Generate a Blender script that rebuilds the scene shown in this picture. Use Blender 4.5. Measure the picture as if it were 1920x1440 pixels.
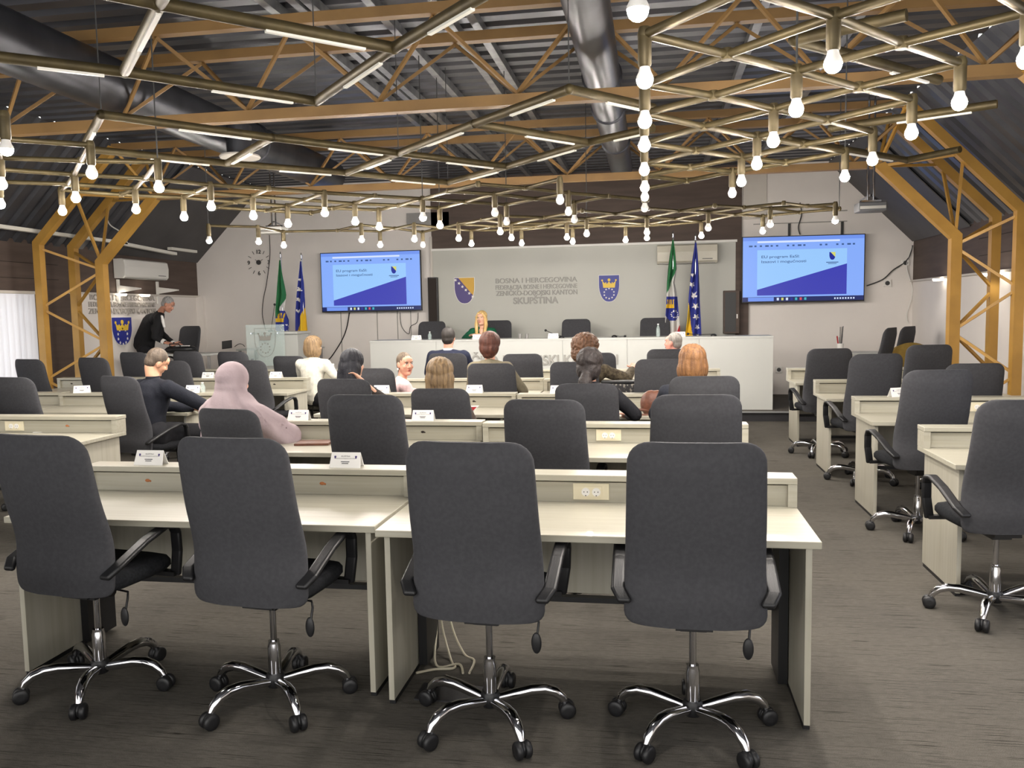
import bpy, bmesh, math, random
from mathutils import Vector, Matrix, noise
random.seed(7)
for o in list(bpy.data.objects): bpy.data.objects.remove(o, do_unlink=True)
SC = bpy.context.scene; COL = SC.collection
PI = math.pi
# ---------------------------------------------------------------- camera
F, P_, Y_, R_, H = 1562.28, 0.08601501, -0.16715441, 0.01807598, 1.68
def _axes():
    cy, sy, cp, sp = math.cos(Y_), math.sin(Y_), math.cos(P_), math.sin(P_)
    fw = Vector((sy*cp, cy*cp, -sp)); rt = Vector((cy, -sy, 0)); dn = fw.cross(rt)
    c, s = math.cos(R_), math.sin(R_)
    return c*rt+s*dn, -s*rt+c*dn, fw
RT, DN, FW = _axes()
CAM = Vector((0, 0, H))
cd = bpy.data.cameras.new('camera'); cam = bpy.data.objects.new('camera', cd); COL.objects.link(cam)
m = Matrix((RT, -DN, -FW)).transposed().to_4x4(); m.translation = CAM; cam.matrix_world = m
cd.sensor_width = 36; cd.lens = F/1920*36; cd.clip_start = .05; SC.camera = cam
def at(x, y, X=None, Y=None, Z=None):          # a pixel of the photograph on a plane of the room
    d = RT*((x-960)/F) + DN*((y-720)/F) + FW
    t = (Z-H)/d.z if Z is not None else (Y/d.y if Y is not None else X/d.x)
    return CAM + d*t
# ---------------------------------------------------------------- light and exposure
SC.view_settings.view_transform = 'Standard'; SC.view_settings.look = 'None'
SC.view_settings.gamma = 1; SC.view_settings.use_curve_mapping = False
SC.view_settings.exposure = 0.0
W = bpy.data.worlds.new('world'); SC.world = W; W.use_nodes = True
W.node_tree.nodes['Background'].inputs[0].default_value = (1, .975, .94, 1)
W.node_tree.nodes['Background'].inputs[1].default_value = 2.7
BULB_E = 1050.0
def area(name, loc, rot, sx, sy, power, col=(1, 1, 1)):
    l = bpy.data.lights.new(name, 'AREA'); l.shape = 'RECTANGLE'; l.size = sx; l.size_y = sy
    l.energy = power; l.color = col
    o = bpy.data.objects.new(name, l); COL.objects.link(o); o.location = loc; o.rotation_euler = rot; return o
area('daylight_left', (-9.35, 7.5, 1.2), (0, -PI/2, 0), 1.8, 7.0, 45, (.86, .92, 1))      # outside the left windows
area('daylight_right', (4.9, 4.0, 1.5), (0, PI/2, 0), 1.4, 4.0, 60, (.62, .68, 1))       # outside the right window
# ---------------------------------------------------------------- materials
def lin(c):
    c = [v/255 for v in c]
    return tuple((v/12.92 if v <= .04045 else ((v+.055)/1.055)**2.4) for v in c)+(1,)
def mat(name, c, rough=.6, metal=0, emit=None, es=0, alpha=None, spec=None, coat=0, trans=0):
    m = bpy.data.materials.new(name); m.use_nodes = True; b = m.node_tree.nodes['Principled BSDF']
    b.inputs['Base Color'].default_value = lin(c); b.inputs['Roughness'].default_value = rough
    b.inputs['Metallic'].default_value = metal
    if spec is not None: b.inputs['Specular IOR Level'].default_value = spec
    if coat: b.inputs['Coat Weight'].default_value = coat
    if trans: b.inputs['Transmission Weight'].default_value = trans
    if emit: b.inputs['Emission Color'].default_value = lin(emit); b.inputs['Emission Strength'].default_value = es
    return m
def vary(m, c2, scale=(4, 4, 4), lo=.35, hi=.65, bump=0, detail=4, bscale=None):
    """noise mix of a second colour, stretched by scale, plus optional bump"""
    nt = m.node_tree; N = nt.nodes; L = nt.links; b = N['Principled BSDF']
    tc = N.new('ShaderNodeTexCoord'); mp = N.new('ShaderNodeMapping'); mp.inputs['Scale'].default_value = scale
    nz = N.new('ShaderNodeTexNoise'); nz.inputs['Scale'].default_value = 1; nz.inputs['Detail'].default_value = detail
    L.new(tc.outputs['Object'], mp.inputs[0]); L.new(mp.outputs[0], nz.inputs['Vector'])
    cr = N.new('ShaderNodeValToRGB'); cr.color_ramp.elements[0].position = lo; cr.color_ramp.elements[1].position = hi
    cr.color_ramp.elements[0].color = lin(c2); cr.color_ramp.elements[1].color = b.inputs['Base Color'].default_value[:]
    L.new(nz.outputs['Fac'], cr.inputs[0]); L.new(cr.outputs[0], b.inputs['Base Color'])
    if bump:
        n2 = nz
        if bscale:
            n2 = N.new('ShaderNodeTexNoise'); n2.inputs['Scale'].default_value = bscale; n2.inputs['Detail'].default_value = 3
            L.new(tc.outputs['Object'], n2.inputs['Vector'])
        bp = N.new('ShaderNodeBump'); bp.inputs['Strength'].default_value = bump; bp.inputs['Distance'].default_value = .01
        L.new(n2.outputs['Fac'], bp.inputs['Height']); L.new(bp.outputs[0], b.inputs['Normal'])
    return m
M = {}
M['fabric'] = vary(mat('grey_fabric', (68, 68, 71), .92, spec=.2), (63, 63, 66), (60, 60, 60), bump=.12, bscale=500)
M['fabric_dark'] = vary(mat('dark_seat_mesh', (40, 41, 44), .9, spec=.2), (30, 31, 34), (80, 80, 80))
M['black'] = mat('black_plastic', (24, 24, 26), .45)
M['chrome'] = mat('chrome', (205, 205, 208), .09, 1)
M['desk'] = vary(mat('cream_laminate', (172, 168, 153), .32, coat=.1), (161, 156, 139), (1.2, 45, 45), .3, .62, detail=3)
M['desk_side'] = vary(mat('cream_laminate_side', (176, 172, 158), .4), (165, 160, 144), (30, 30, 1.2), .3, .62)
M['gapgrey'] = mat('projector_grey', (70, 70, 72), .5)
M['gap'] = mat('dark_gap', (40, 32, 26), .8)
M['socket'] = mat('cream_plastic', (225, 216, 188), .35)
M['white'] = vary(mat('white_paint', (205, 199, 190), .75), (198, 191, 182), (2, 2, 2))
M['wall'] = vary(mat('wall_paint', (228, 222, 216), .8), (222, 216, 210), (1.2, 1.2, 1.2), bump=.03, bscale=60)
M['board'] = vary(mat('white_board_panel', (184, 184, 176), .5), (179, 179, 170), (.6, .6, .6))
M['dais'] = vary(mat('dais_laminate', (190, 191, 186), .4), (184, 185, 180), (.8, .8, .8))
M['brown'] = vary(mat('brown_panel', (88, 74, 66), .7), (78, 65, 58), (1.5, 1.5, 14))
M['deck'] = vary(mat('grey_roof_sheet', (92, 93, 98), .38, .55), (78, 79, 84), (1.1, 3, 3), bump=.02)
M['deckpaint'] = vary(mat('dark_roof_lining', (84, 82, 82), .6), (74, 72, 72), (1.5, 1.5, 1.5))
M['purlin'] = vary(mat('zinc_purlin_reflection', (150, 151, 152), .4, .5), (120, 121, 124), (8, 8, 8))  # pale grey carries the reflection on the purlins' undersides
M['gold'] = vary(mat('ochre_steel_paint', (140, 108, 64), .55), (128, 98, 58), (3, 3, 3))
M['goldcol'] = vary(mat('yellow_steel_paint', (178, 136, 62), .45), (162, 122, 54), (3, 3, 3))
M['brass'] = vary(mat('brass_tube', (88, 77, 50), .5, .5), (74, 64, 42), (12, 12, 12))
M['strip'] = mat('white_lamp_cover', (225, 222, 212), .5)
M['bulb'] = mat('lit_bulb', (255, 250, 240), .4, emit=(255, 247, 238), es=BULB_E)
M['bulb_faint'] = mat('faint_glow_bulb', (225, 225, 222), .2, emit=(235, 235, 230), es=.25)  # faint glow put into bulbs that are off, shared with the dim ones
M['duct'] = vary(mat('duct_metal', (70, 71, 76), .36, .6), (56, 57, 62), (2, 5, 2))
M['carpet'] = None
M['step'] = vary(mat('black_step_riser', (38, 37, 40), .6), (32, 31, 34), (4, 4, 4))
M['edge'] = mat('step_nosing', (150, 150, 150), .4, .5)
M['glass'] = mat('clear_glass', (214, 232, 228), .08); M['glass'].node_tree.nodes['Principled BSDF'].inputs['Alpha'].default_value = .28
M['paper'] = mat('white_paper', (232, 230, 226), .7)
M['ink'] = mat('dark_ink', (60, 60, 70), .8)
M['letter'] = mat('grey_letters', (150, 148, 142), .5)
M['blue'] = mat('shield_blue', (44, 52, 140), .5)
M['violet'] = mat('shield_violet', (72, 58, 120), .5)
M['yellow'] = mat('emblem_yellow', (226, 190, 60), .5)
M['ochre'] = mat('emblem_ochre', (205, 160, 50), .5)
M['starw'] = mat('star_white', (235, 232, 226), .6)
M['darkline'] = mat('thin_dark_line', (60, 60, 60), .6)
M['green'] = mat('flag_green', (40, 112, 66), .75)
M['red'] = mat('flag_red', (170, 36, 44), .75)
M['fblue'] = mat('flag_blue', (44, 54, 140), .75)
M['fyellow'] = mat('flag_yellow', (222, 182, 40), .75)
M['fwhite'] = mat('flag_white', (205, 203, 198), .75)
M['wood'] = mat('bare_chipboard', (176, 110, 66), .8)
M['cable'] = mat('cream_cable', (190, 182, 160), .6)
M['blind'] = mat('blind_fabric', (232, 232, 238), .8, emit=(226, 232, 250), es=.0)
M['steelp'] = vary(mat('grey_flat_metal', (150, 148, 146), .5, .3), (140, 138, 136), (5, 5, 5))
M['downl'] = mat('downlight_glow', (255, 250, 240), .5, emit=(255, 244, 226), es=7)
M['acw'] = mat('ac_white_plastic', (222, 220, 214), .4)
M['acg'] = vary(mat('ac_cream_plastic', (205, 200, 184), .4), (196, 191, 174), (3, 3, 3))
M['leatherbr'] = vary(mat('brown_leather', (110, 68, 50), .5), (90, 54, 40), (30, 30, 30), bump=.3)
M['leatherbk'] = mat('black_leather', (26, 26, 28), .45)
M['olive'] = vary(mat('ochre_upholstery', (150, 124, 56), .8), (134, 108, 46), (10, 10, 10))
def scr(name, c, s=1.0): return mat(name, (10, 10, 12), .3, emit=c, es=s)
M['s_bg'] = scr('screen_bar_blue', (134, 172, 250)); M['s_top'] = scr('screen_toolbar', (112, 148, 236))
M['s_slide'] = scr('screen_slide', (152, 200, 252)); M['s_purple'] = scr('screen_purple', (58, 62, 176))
M['s_text'] = scr('screen_text', (58, 88, 140)); M['s_task'] = scr('screen_taskbar', (22, 36, 96))
M['s_white'] = scr('screen_white', (215, 228, 255)); M['s_yel'] = scr('screen_yellow', (214, 214, 110))
M['s_blue'] = scr('screen_deep_blue', (26, 40, 150)); M['s_red'] = scr('screen_red', (214, 80, 90)); M['s_grn'] = scr('screen_teal', (60, 180, 190))
def carpet():
    m = mat('carpet', (96, 92, 87), .97, spec=.1); nt = m.node_tree; N = nt.nodes; L = nt.links; b = N['Principled BSDF']
    tc = N.new('ShaderNodeTexCoord')
    def nz(scale, det, lo, hi, c0, c1):
        mp = N.new('ShaderNodeMapping'); mp.inputs['Scale'].default_value = scale
        t = N.new('ShaderNodeTexNoise'); t.inputs['Scale'].default_value = 1; t.inputs['Detail'].default_value = det
        L.new(tc.outputs['Object'], mp.inputs[0]); L.new(mp.outputs[0], t.inputs['Vector'])
        r = N.new('ShaderNodeValToRGB'); r.color_ramp.elements[0].position = lo; r.color_ramp.elements[1].position = hi
        r.color_ramp.elements[0].color = c0; r.color_ramp.elements[1].color = c1
        L.new(t.outputs['Fac'], r.inputs[0]); return r.outputs[0], t
    def mul(a, c):
        x = N.new('ShaderNodeMix'); x.data_type = 'RGBA'; x.blend_type = 'MULTIPLY'; x.inputs[0].default_value = 1
        L.new(a, x.inputs[6]); L.new(c, x.inputs[7]); return x.outputs[2]
    a, t1 = nz((420, 420, 420), 2, .3, .7, lin((66, 63, 59)), lin((118, 114, 107)))
    d, _ = nz((3.4, 230, 1), 0, .27, .295, (.30, .29, .28, 1), (1, 1, 1, 1))
    e, _ = nz((26, 90, 1), 3, .35, .65, (.84, .84, .84, 1), (1.05, 1.04, 1.03, 1))
    g, _ = nz((1.3, 1.3, 1), 3, .3, .7, (.86, .86, .86, 1), (1.05, 1.04, 1.02, 1))
    L.new(mul(mul(mul(a, d), e), g), b.inputs['Base Color'])
    bp = N.new('ShaderNodeBump'); bp.inputs['Strength'].default_value = .5; bp.inputs['Distance'].default_value = .004
    L.new(t1.outputs['Fac'], bp.inputs['Height']); L.new(bp.outputs[0], b.inputs['Normal'])
    return m
M['carpet'] = carpet()
# translucent blinds
def blindmat():
    m = bpy.data.materials.new('blind_fabric_lit'); m.use_nodes = True; nt = m.node_tree; N = nt.nodes; L = nt.links
    b = N['Principled BSDF']; b.inputs['Base Color'].default_value = lin((225, 225, 230)); b.inputs['Roughness'].default_value = .9
    t = N.new('ShaderNodeBsdfTranslucent'); t.inputs[0].default_value = lin((238, 238, 246))
    x = N.new('ShaderNodeMixShader'); x.inputs[0].default_value = .22
    L.new(b.outputs[0], x.inputs[1]); L.new(t.outputs[0], x.inputs[2]); L.new(x.outputs[0], N['Material Output'].inputs[0]); return m
M['blind'] = blindmat()
# ---------------------------------------------------------------- mesh helpers
class MB:
    def __init__(s): s.v = []; s.f = []; s.mi = []; s.m = 0
    def add(s, vs, fs):
        o = len(s.v); s.v += [Vector(v) for v in vs]; s.f += [[i+o for i in f] for f in fs]; s.mi += [s.m]*len(fs); return s
    def box(s, x0, x1, y0, y1, z0, z1):
        vs = [(x, y, z) for z in (z0, z1) for y in (y0, y1) for x in (x0, x1)]
        return s.add(vs, [(0, 2, 3, 1), (4, 5, 7, 6), (0, 1, 5, 4), (2, 6, 7, 3), (0, 4, 6, 2), (1, 3, 7, 5)])
    def bar(s, p, q, w, h, up=(0, 0, 1)):
        p, q = Vector(p), Vector(q); d = (q-p).normalized(); u = Vector(up)
        if abs(d.dot(u)) > .98: u = Vector((0, 1, 0))
        sd = d.cross(u).normalized(); u = sd.cross(d).normalized()
        vs = [c+sd*a*w/2+u*b*h/2 for c in (p, q) for a, b in ((-1, -1), (1, -1), (1, 1), (-1, 1))]
        return s.add(vs, [(3, 2, 1, 0), (4, 5, 6, 7), (0, 1, 5, 4), (1, 2, 6, 5), (2, 3, 7, 6), (3, 0, 4, 7)])
    def tube(s, pts, r, n=8, caps=True):
        pts = [Vector(p) for p in pts]; rs = r if isinstance(r, (list, tuple)) else [r]*len(pts)
        ref = None; rings = []
        for i, p in enumerate(pts):
            d = (pts[min(i+1, len(pts)-1)]-pts[max(i-1, 0)]).normalized()
            if ref is None: ref = d.orthogonal().normalized()
            ref = (ref-d*ref.dot(d)).normalized(); b = d.cross(ref)
            rings.append([p+(ref*math.cos(2*PI*k/n)+b*math.sin(2*PI*k/n))*rs[i] for k in range(n)])
        vs = [v for rg in rings for v in rg]
        fs = [(i*n+k, i*n+(k+1) % n, (i+1)*n+(k+1) % n, (i+1)*n+k) for i in range(len(pts)-1) for k in range(n)]
        if caps: fs += [tuple(range(n))[::-1], tuple((len(pts)-1)*n+k for k in range(n))]
        return s.add(vs, fs)
    def lathe(s, c, prof, n=16, axis='Z'):
        c = Vector(c); vs = []
        for r, h in prof:
            for k in range(n):
                a = 2*PI*k/n; x, y = max(r, 1e-4)*math.cos(a), max(r, 1e-4)*math.sin(a)
                vs.append(c+Vector({'Z': (x, y, h), 'Y': (x, -h, y), 'X': (h, x, y)}[axis]))
        fs = [(i*n+k, i*n+(k+1) % n, (i+1)*n+(k+1) % n, (i+1)*n+k) for i in range(len(prof)-1) for k in range(n)]
        fs += [tuple(range(n))[::-1], tuple((len(prof)-1)*n+k for k in range(n))]
        return s.add(vs, fs)
    def ell(s, c, r, R=None, n=14, k=9):
        c = Vector(c); vs = []; 
        for i in range(k+1):
            t = PI*i/k
            for j in range(n):
                a = 2*PI*j/n; v = Vector((r[0]*max(math.sin(t), 1e-3)*math.cos(a), r[1]*max(math.sin(t), 1e-3)*math.sin(a), -r[2]*math.cos(t)))
                vs.append(c+(R @ v if R else v))
        fs = [(i*n+j, i*n+(j+1) % n, (i+1)*n+(j+1) % n, (i+1)*n+j) for i in range(k) for j in range(n)]
        fs += [tuple(range(n))[::-1], tuple(k*n+j for j in range(n))]
        return s.add(vs, fs)
    def cap(s, p, q, r0, r1, n=12):        # tapered capsule
        p, q = Vector(p), Vector(q); d = (q-p); L = d.length; d = d/max(L, 1e-6)
        pts = []; rs = []
        for t in (-.995, -.85, -.5): pts.append(p+d*r0*t); rs.append(r0*math.sqrt(1-t*t))
        pts.append(p); rs.append(r0); pts.append(q); rs.append(r1)
        for t in (.5, .85, .995): pts.append(q+d*r1*t); rs.append(r1*math.sqrt(1-t*t))
        ref = d.orthogonal().normalized(); b = d.cross(ref); vs = []
        for c, r in zip(pts, rs): vs += [c+(ref*math.cos(2*PI*k/n)+b*math.sin(2*PI*k/n))*r for k in range(n)]
        m_ = len(pts)
        fs = [(i*n+k, i*n+(k+1) % n, (i+1)*n+(k+1) % n, (i+1)*n+k) for i in range(m_-1) for k in range(n)]
        fs += [tuple(range(n))[::-1], tuple((m_-1)*n+k for k in range(n))]
        return s.add(vs, fs)
    def prism(s, poly, f0, f1):            # poly (a,b); f0/f1 map (a,b)->3d point on each side
        n = len(poly); vs = [f0(*p) for p in poly]+[f1(*p) for p in poly]
        return s.add(vs, [tuple(range(n))[::-1], tuple(range(n, 2*n))]+[(i, (i+1) % n, n+(i+1) % n, n+i) for i in range(n)])
    def mesh(s, name, mats, smooth=False):
        me = bpy.data.meshes.new(name); me.from_pydata([tuple(v) for v in s.v], [], s.f)
        for m in (mats if isinstance(mats, (list, tuple)) else [mats]): me.materials.append(m)
        for i, p in enumerate(me.polygons): p.material_index = s.mi[i]
        bm = bmesh.new(); bm.from_mesh(me); bmesh.ops.recalc_face_normals(bm, faces=bm.faces[:]); bm.to_mesh(me); bm.free()
        if smooth:
            for p in me.polygons: p.use_smooth = True
            try: me.set_sharp_from_angle(angle=math.radians(50))
            except Exception: pass
        return me
    def build(s, name, mats, parent=None, smooth=False, bevel=0):
        o = bpy.data.objects.new(name, s.mesh(name, mats, smooth)); COL.objects.link(o)
        if parent is not None: o.parent = parent
        if bevel: b = o.modifiers.new('bevel', 'BEVEL'); b.width = bevel; b.segments = 2; b.limit_method = 'ANGLE'
        return o
def tag(o, label, cat, group=None):
    o['label'] = label; o['category'] = cat
    if group: o['group'] = group
    return o
def thing(name, label, cat, loc=(0, 0, 0), rz=0, group=None):
    o = bpy.data.objects.new(name, None); COL.objects.link(o); o.location = loc; o.rotation_euler = (0, 0, rz); o.empty_display_size = .1
    return tag(o, label, cat, group)
def struct(o): o['kind'] = 'structure'; return o
def copy_tree(o, parent=None):
    c = o.copy(); COL.objects.link(c)
    if parent is not None: c.parent = parent
    for ch in list(o.children): copy_tree(ch, c)
    return c
def evalmesh(o, name):
    for c_ in list(o.users_collection): c_.objects.unlink(o)
    T = bpy.data.scenes.get('workbench') or bpy.data.scenes.new('workbench')
    T.collection.objects.link(o)
    with bpy.context.temp_override(scene=T, view_layer=T.view_layers[0]):
        dg = bpy.context.evaluated_depsgraph_get(); dg.update(); me = bpy.data.meshes.new_from_object(o.evaluated_get(dg))
    T.collection.objects.unlink(o); return me
def remesh(mb, name, mt, vox=.01, smooth=4, parent=None, fn=None):
    o = mb.build(name+'_tmp', mt); r = o.modifiers.new('r', 'REMESH'); r.mode = 'VOXEL'; r.voxel_size = vox
    s = o.modifiers.new('s', 'SMOOTH'); s.iterations = smooth; s.factor = .5
    me = evalmesh(o, name); me.name = name; bpy.data.objects.remove(o, do_unlink=True)
    me.materials.clear(); me.materials.append(mt)
    if fn:
        for v in me.vertices: v.co = fn(v.co.copy(), v.normal.copy())
    for p in me.polygons: p.use_smooth = True
    n = bpy.data.objects.new(name, me); COL.objects.link(n)
    if parent is not None: n.parent = parent
    return n
_txt = {}
def textmesh(body, size, extr=.0, bold=0, width=None, space=1.0):
    key = (body, size, extr, bold, width, space)
    if key in _txt: return _txt[key]
    c = bpy.data.curves.new('t', 'FONT'); c.body = body; c.size = size; c.extrude = extr; c.offset = bold; c.align_x = 'CENTER'; c.space_character = space
    o = bpy.data.objects.new('t', c); COL.objects.link(o); me = evalmesh(o, 't'); bpy.data.objects.remove(o, do_unlink=True)
    if width:
        xs = [v.co.x for v in me.vertices]; w = max(xs)-min(xs); mid = (max(xs)+min(xs))/2
        for v in me.vertices: v.co.x = (v.co.x-mid)*width/w
    me.name = 'lettering'; _txt[key] = me; return me
def text(name, body, size, mt, loc, rot, parent=None, **k):
    me = textmesh(body, size, **k).copy(); me.materials.clear(); me.materials.append(mt)
    o = bpy.data.objects.new(name, me); COL.objects.link(o); o.location = loc; o.rotation_euler = rot
    if parent is not None: o.parent = parent
    return o
def star(cx, cy, r, rot=0, q=.42):
    return [(cx+math.sin(rot+i*PI/5)*(r if i % 2 == 0 else r*q), cy+math.cos(rot+i*PI/5)*(r if i % 2 == 0 else r*q)) for i in range(10)]
# ---------------------------------------------------------------- the room shell
XL, XR, YB = -8.78, 4.38, 15.2
ZW, ZC = 2.78, 4.15; SL = ZC-ZW
struct(MB().box(XL-.3, XR+.3, -1.5, YB+.2, -.1, 0).build('floor', M['carpet']))
def ribs(y0, y1, pitch=.26, d=.045):
    ys = []; y = y0
    while y < y1:
        ys += [(y, 0), (y+pitch*.5, 0), (y+pitch*.62, d), (y+pitch*.88, d)]; y += pitch
    return ys+[(y1, 0)]
def deck(name, p0, p1, mt):            # ribbed sheet between two x/z lines
    a, b = Vector((p0[0], 0, p0[1])), Vector((p1[0], 0, p1[1])); n = Vector((-(b-a).z, 0, (b-a).x)).normalized()
    if n.z < 0: n = -n
    pr = ribs(-1.5, YB+.1); mb = MB(); vs = []; k = len(pr)
    for off in (0, .03):
        for e in (a, b):
            for y, d in pr: v = e+n*(d+off); vs.append((v.x, y, v.z))
    fs = []
    for i in range(k-1):
        fs += [(i, i+1, k+i+1, k+i), (2*k+i, 3*k+i, 3*k+i+1, 2*k+i+1)]
    mb.add(vs, fs); return struct(mb.build(name, mt))
deck('ceiling', (XL+SL, ZC), (XR-SL, ZC), M['deck'])
deck('ceiling', (XR+.02, ZW-.02), (XR-SL, ZC), M['deck'])
deck('ceiling', (XL-.02, ZW-.02), (XL+SL, ZC), M['deck'])
# dark smooth lining of the end bay beside the back wall, right and left
for sx, x0 in ((1, XR), (-1, XL)):
    mb = MB(); pts = [(x0, ZW), (x0-sx*SL, ZC)]
    q = [(pts[0][0]-sx*.02, 12.6, pts[0][1]-.03), (pts[0][0]-sx*.02, YB, pts[0][1]-.03), (pts[1][0]-sx*.02, YB, pts[1][1]-.03), (pts[1][0]-sx*.02, 12.6, pts[1][1]-.03)]
    q2 = [(a, b, c+.02) for a, b, c in q]
    mb.add(q+q2, [(0, 1, 2, 3), (4, 7, 6, 5), (0, 4, 5, 1), (1, 5, 6, 2), (2, 6, 7, 3), (3, 7, 4, 0)])
    struct(mb.build('ceiling', M['deckpaint']))
# back wall with the gambrel outline
prof = [(XL, 0), (XR, 0), (XR, ZW), (XR-SL, ZC+.2), (XL+SL, ZC+.2), (XL, ZW)]
struct(MB().prism(prof, lambda a, b: (a, YB, b), lambda a, b: (a, YB+.15, b)).build('wall_back', M['wall']))
# left wall: pieces round the windows
def lw(y0, y1, z0, z1, mt, d=.12, name='wall_left'): return struct(MB().box(XL-d, XL, y0, y1, z0, z1).build(name, mt))
lw(-1.5, YB, 2.1, ZW+.05, M['brown']); lw(-1.5, 3.3, 0, 2.1, M['brown'])
lw(3.3, 10.75, 0, .25, M['brown']); lw(10.75, 11.55, 0, 2.1, M['brown']); lw(11.55, YB, 0, 2.1, M['wall'])
for z in (2.28, 2.5): struct(MB().box(XL-.001, XL+.006, -1, 11.3, z, z+.008).build('trim_1', M['gap']))
struct(MB().box(XL, XL+.05, 11.5, YB, 2.08, 2.11).build('trim_2', M['white']))
# left window and blinds
wf = MB()
for y in (3.3, 5.15, 7.0, 8.85, 10.7): wf.box(XL-.1, XL-.04, y, y+.06, .25, 2.1)
wf.box(XL-.1, XL-.04, 3.3, 10.75, .25, .32); wf.box(XL-.1, XL-.04, 3.3, 10.75, 2.04, 2.1)
win = struct(wf.build('window_1', M['white']))
MB().box(XL-.075, XL-.07, 3.3, 10.75, .3, 2.06).build('pane', M['glass'], win)
bl = MB(); y = 3.35
k = 0
while y < 10.68:
    a = .035 if k % 2 else -.035
    bl.add([(XL+.05-.02, y, .2), (XL+.05+.02, y+.115, .2), (XL+.05+.02, y+.115, 2.07), (XL+.05-.02, y, 2.07)], [(0, 1, 2, 3)]); y += .108; k += 1
bo = thing('vertical_blinds', 'white vertical blinds glowing with daylight over the left window', 'blinds', (0, 0, 0))
bl.build('slats', M['blind'], bo)
MB().box(XL+.02, XL+.1, 3.3, 10.75, 2.06, 2.1).build('headrail', M['white'], bo)
# right wall
def rw(y0, y1, z0, z1, mt, name='wall_right'): return struct(MB().box(XR, XR+.12, y0, y1, z0, z1).build(name, mt))
rw(-1.5, YB, 2.1, ZW+.05, M['brown']); rw(6.2, YB, 0, 2.1, M['wall']); rw(-1.5, 6.2, 0, .8, M['wall']); rw(-1.5, 1.8, .8, 2.1, M['wall'])
wf = MB()
for y in (1.8, 3.2, 4.7, 6.14): wf.box(XR+.02, XR+.08, y, y+.06, .8, 2.1)
wf.box(XR+.02, XR+.08, 1.8, 6.2, .8, .87); wf.box(XR+.02, XR+.08, 1.8, 6.2, 2.03, 2.1)
win = struct(wf.build('window_2', M['white']))
MB().box(XR+.045, XR+.05, 1.8, 6.2, .85, 2.05).build('pane', M['glass'], win)
struct(MB().box(XR-.05, XR, 6.2, YB, 2.07, 2.1).build('trim_3', M['white']))
for z in (2.32, 2.55): struct(MB().box(XR-.006, XR+.001, 5, 12.3, z, z+.008).build('trim_4', M['gap']))
def bw(px0, py0, px1, py1, mt, t=.03, name='trim_5', off=0):   # a flat panel on the back wall between two pixels
    a, b = at(px0, py0, Y=YB-off-t), at(px1, py1, Y=YB-off-t)
    return struct(MB().box(min(a.x, b.x), max(a.x, b.x), YB-off-t, YB-off, min(a.z, b.z), max(a.z, b.z)).build(name, mt))
xa, xb = -4.02, 1.45
struct(MB().box(xa, xb+.1, YB-.05, YB, 2.86, ZC+.1).build('wall_back', M['brown']))      # brown band above the board
struct(MB().box(xa, 1.47, YB-.10, YB-.05, 2.83, 2.87).build('trim_6', M['acw']))           # roller case line
struct(MB().box(xa, xb, YB-.04, YB, .3, 2.84).build('wall_back', M['board']))
struct(MB().box(xb, xb+.22, YB-.06, YB, .3, 2.86).build('trim_7', M['brown']))
struct(MB().box(.355, .37, YB-.045, YB-.039, .33, 2.83).build('trim_8', M['letter']))
bw(762, 400, 842, 424, M['steelp'], .05)
bw(1394, 325, 1437, 410, M['white'], .03)
for px in (639, 707, 745, 770): 
    a = at(px, 590, Y=YB-.01); struct(MB().box(a.x-.006, a.x+.006, YB-.012, YB, .35, 1.75).build('trim_9', M['letter']))
struct(MB().box(xa-.03, xa+.01, YB-.06, YB, .3, 3.1).build('trim_10', M['white']))
a = at(375, 557, Y=YB-.03); struct(MB().box(XL, XL+.14, YB-.08, YB, .3, 2.1).build('trim_11', M['wall']))
# frame round the right screen
a, b = at(1437, 415, Y=YB-.02), at(1705, 395, Y=YB-.02)
struct(MB().box(1.75, 3.3, YB-.02, YB, 3.12, 3.135).build('trim_12', M['letter']))
struct(MB().box(1.75, 3.3, YB-.02, YB, 3.3, 3.315).build('trim_12', M['letter']))
for x in (2.35, 3.22): struct(MB().box(x-.02, x+.02, YB-.03, YB, 2.85, 3.12).build('trim_13', M['darkline']))
# stage in two levels
st = MB(); st.box(XL, XR, 12.7, YB, 0, .135); struct(st.build('floor', M['step']))
struct(MB().box(XL, XR, 12.68, YB, .135, .15).build('floor', M['carpet']))
struct(MB().box(XL, XR, 12.66, 12.7, .13, .152).build('trim_14', M['edge']))
struct(MB().box(XL, 1.76, 13.35, YB, .15, .33).build('floor', M['carpet']))
struct(MB().box(XL, -4.6, 12.25, 13.35, 0, .33).build('floor', M['carpet']))
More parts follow.
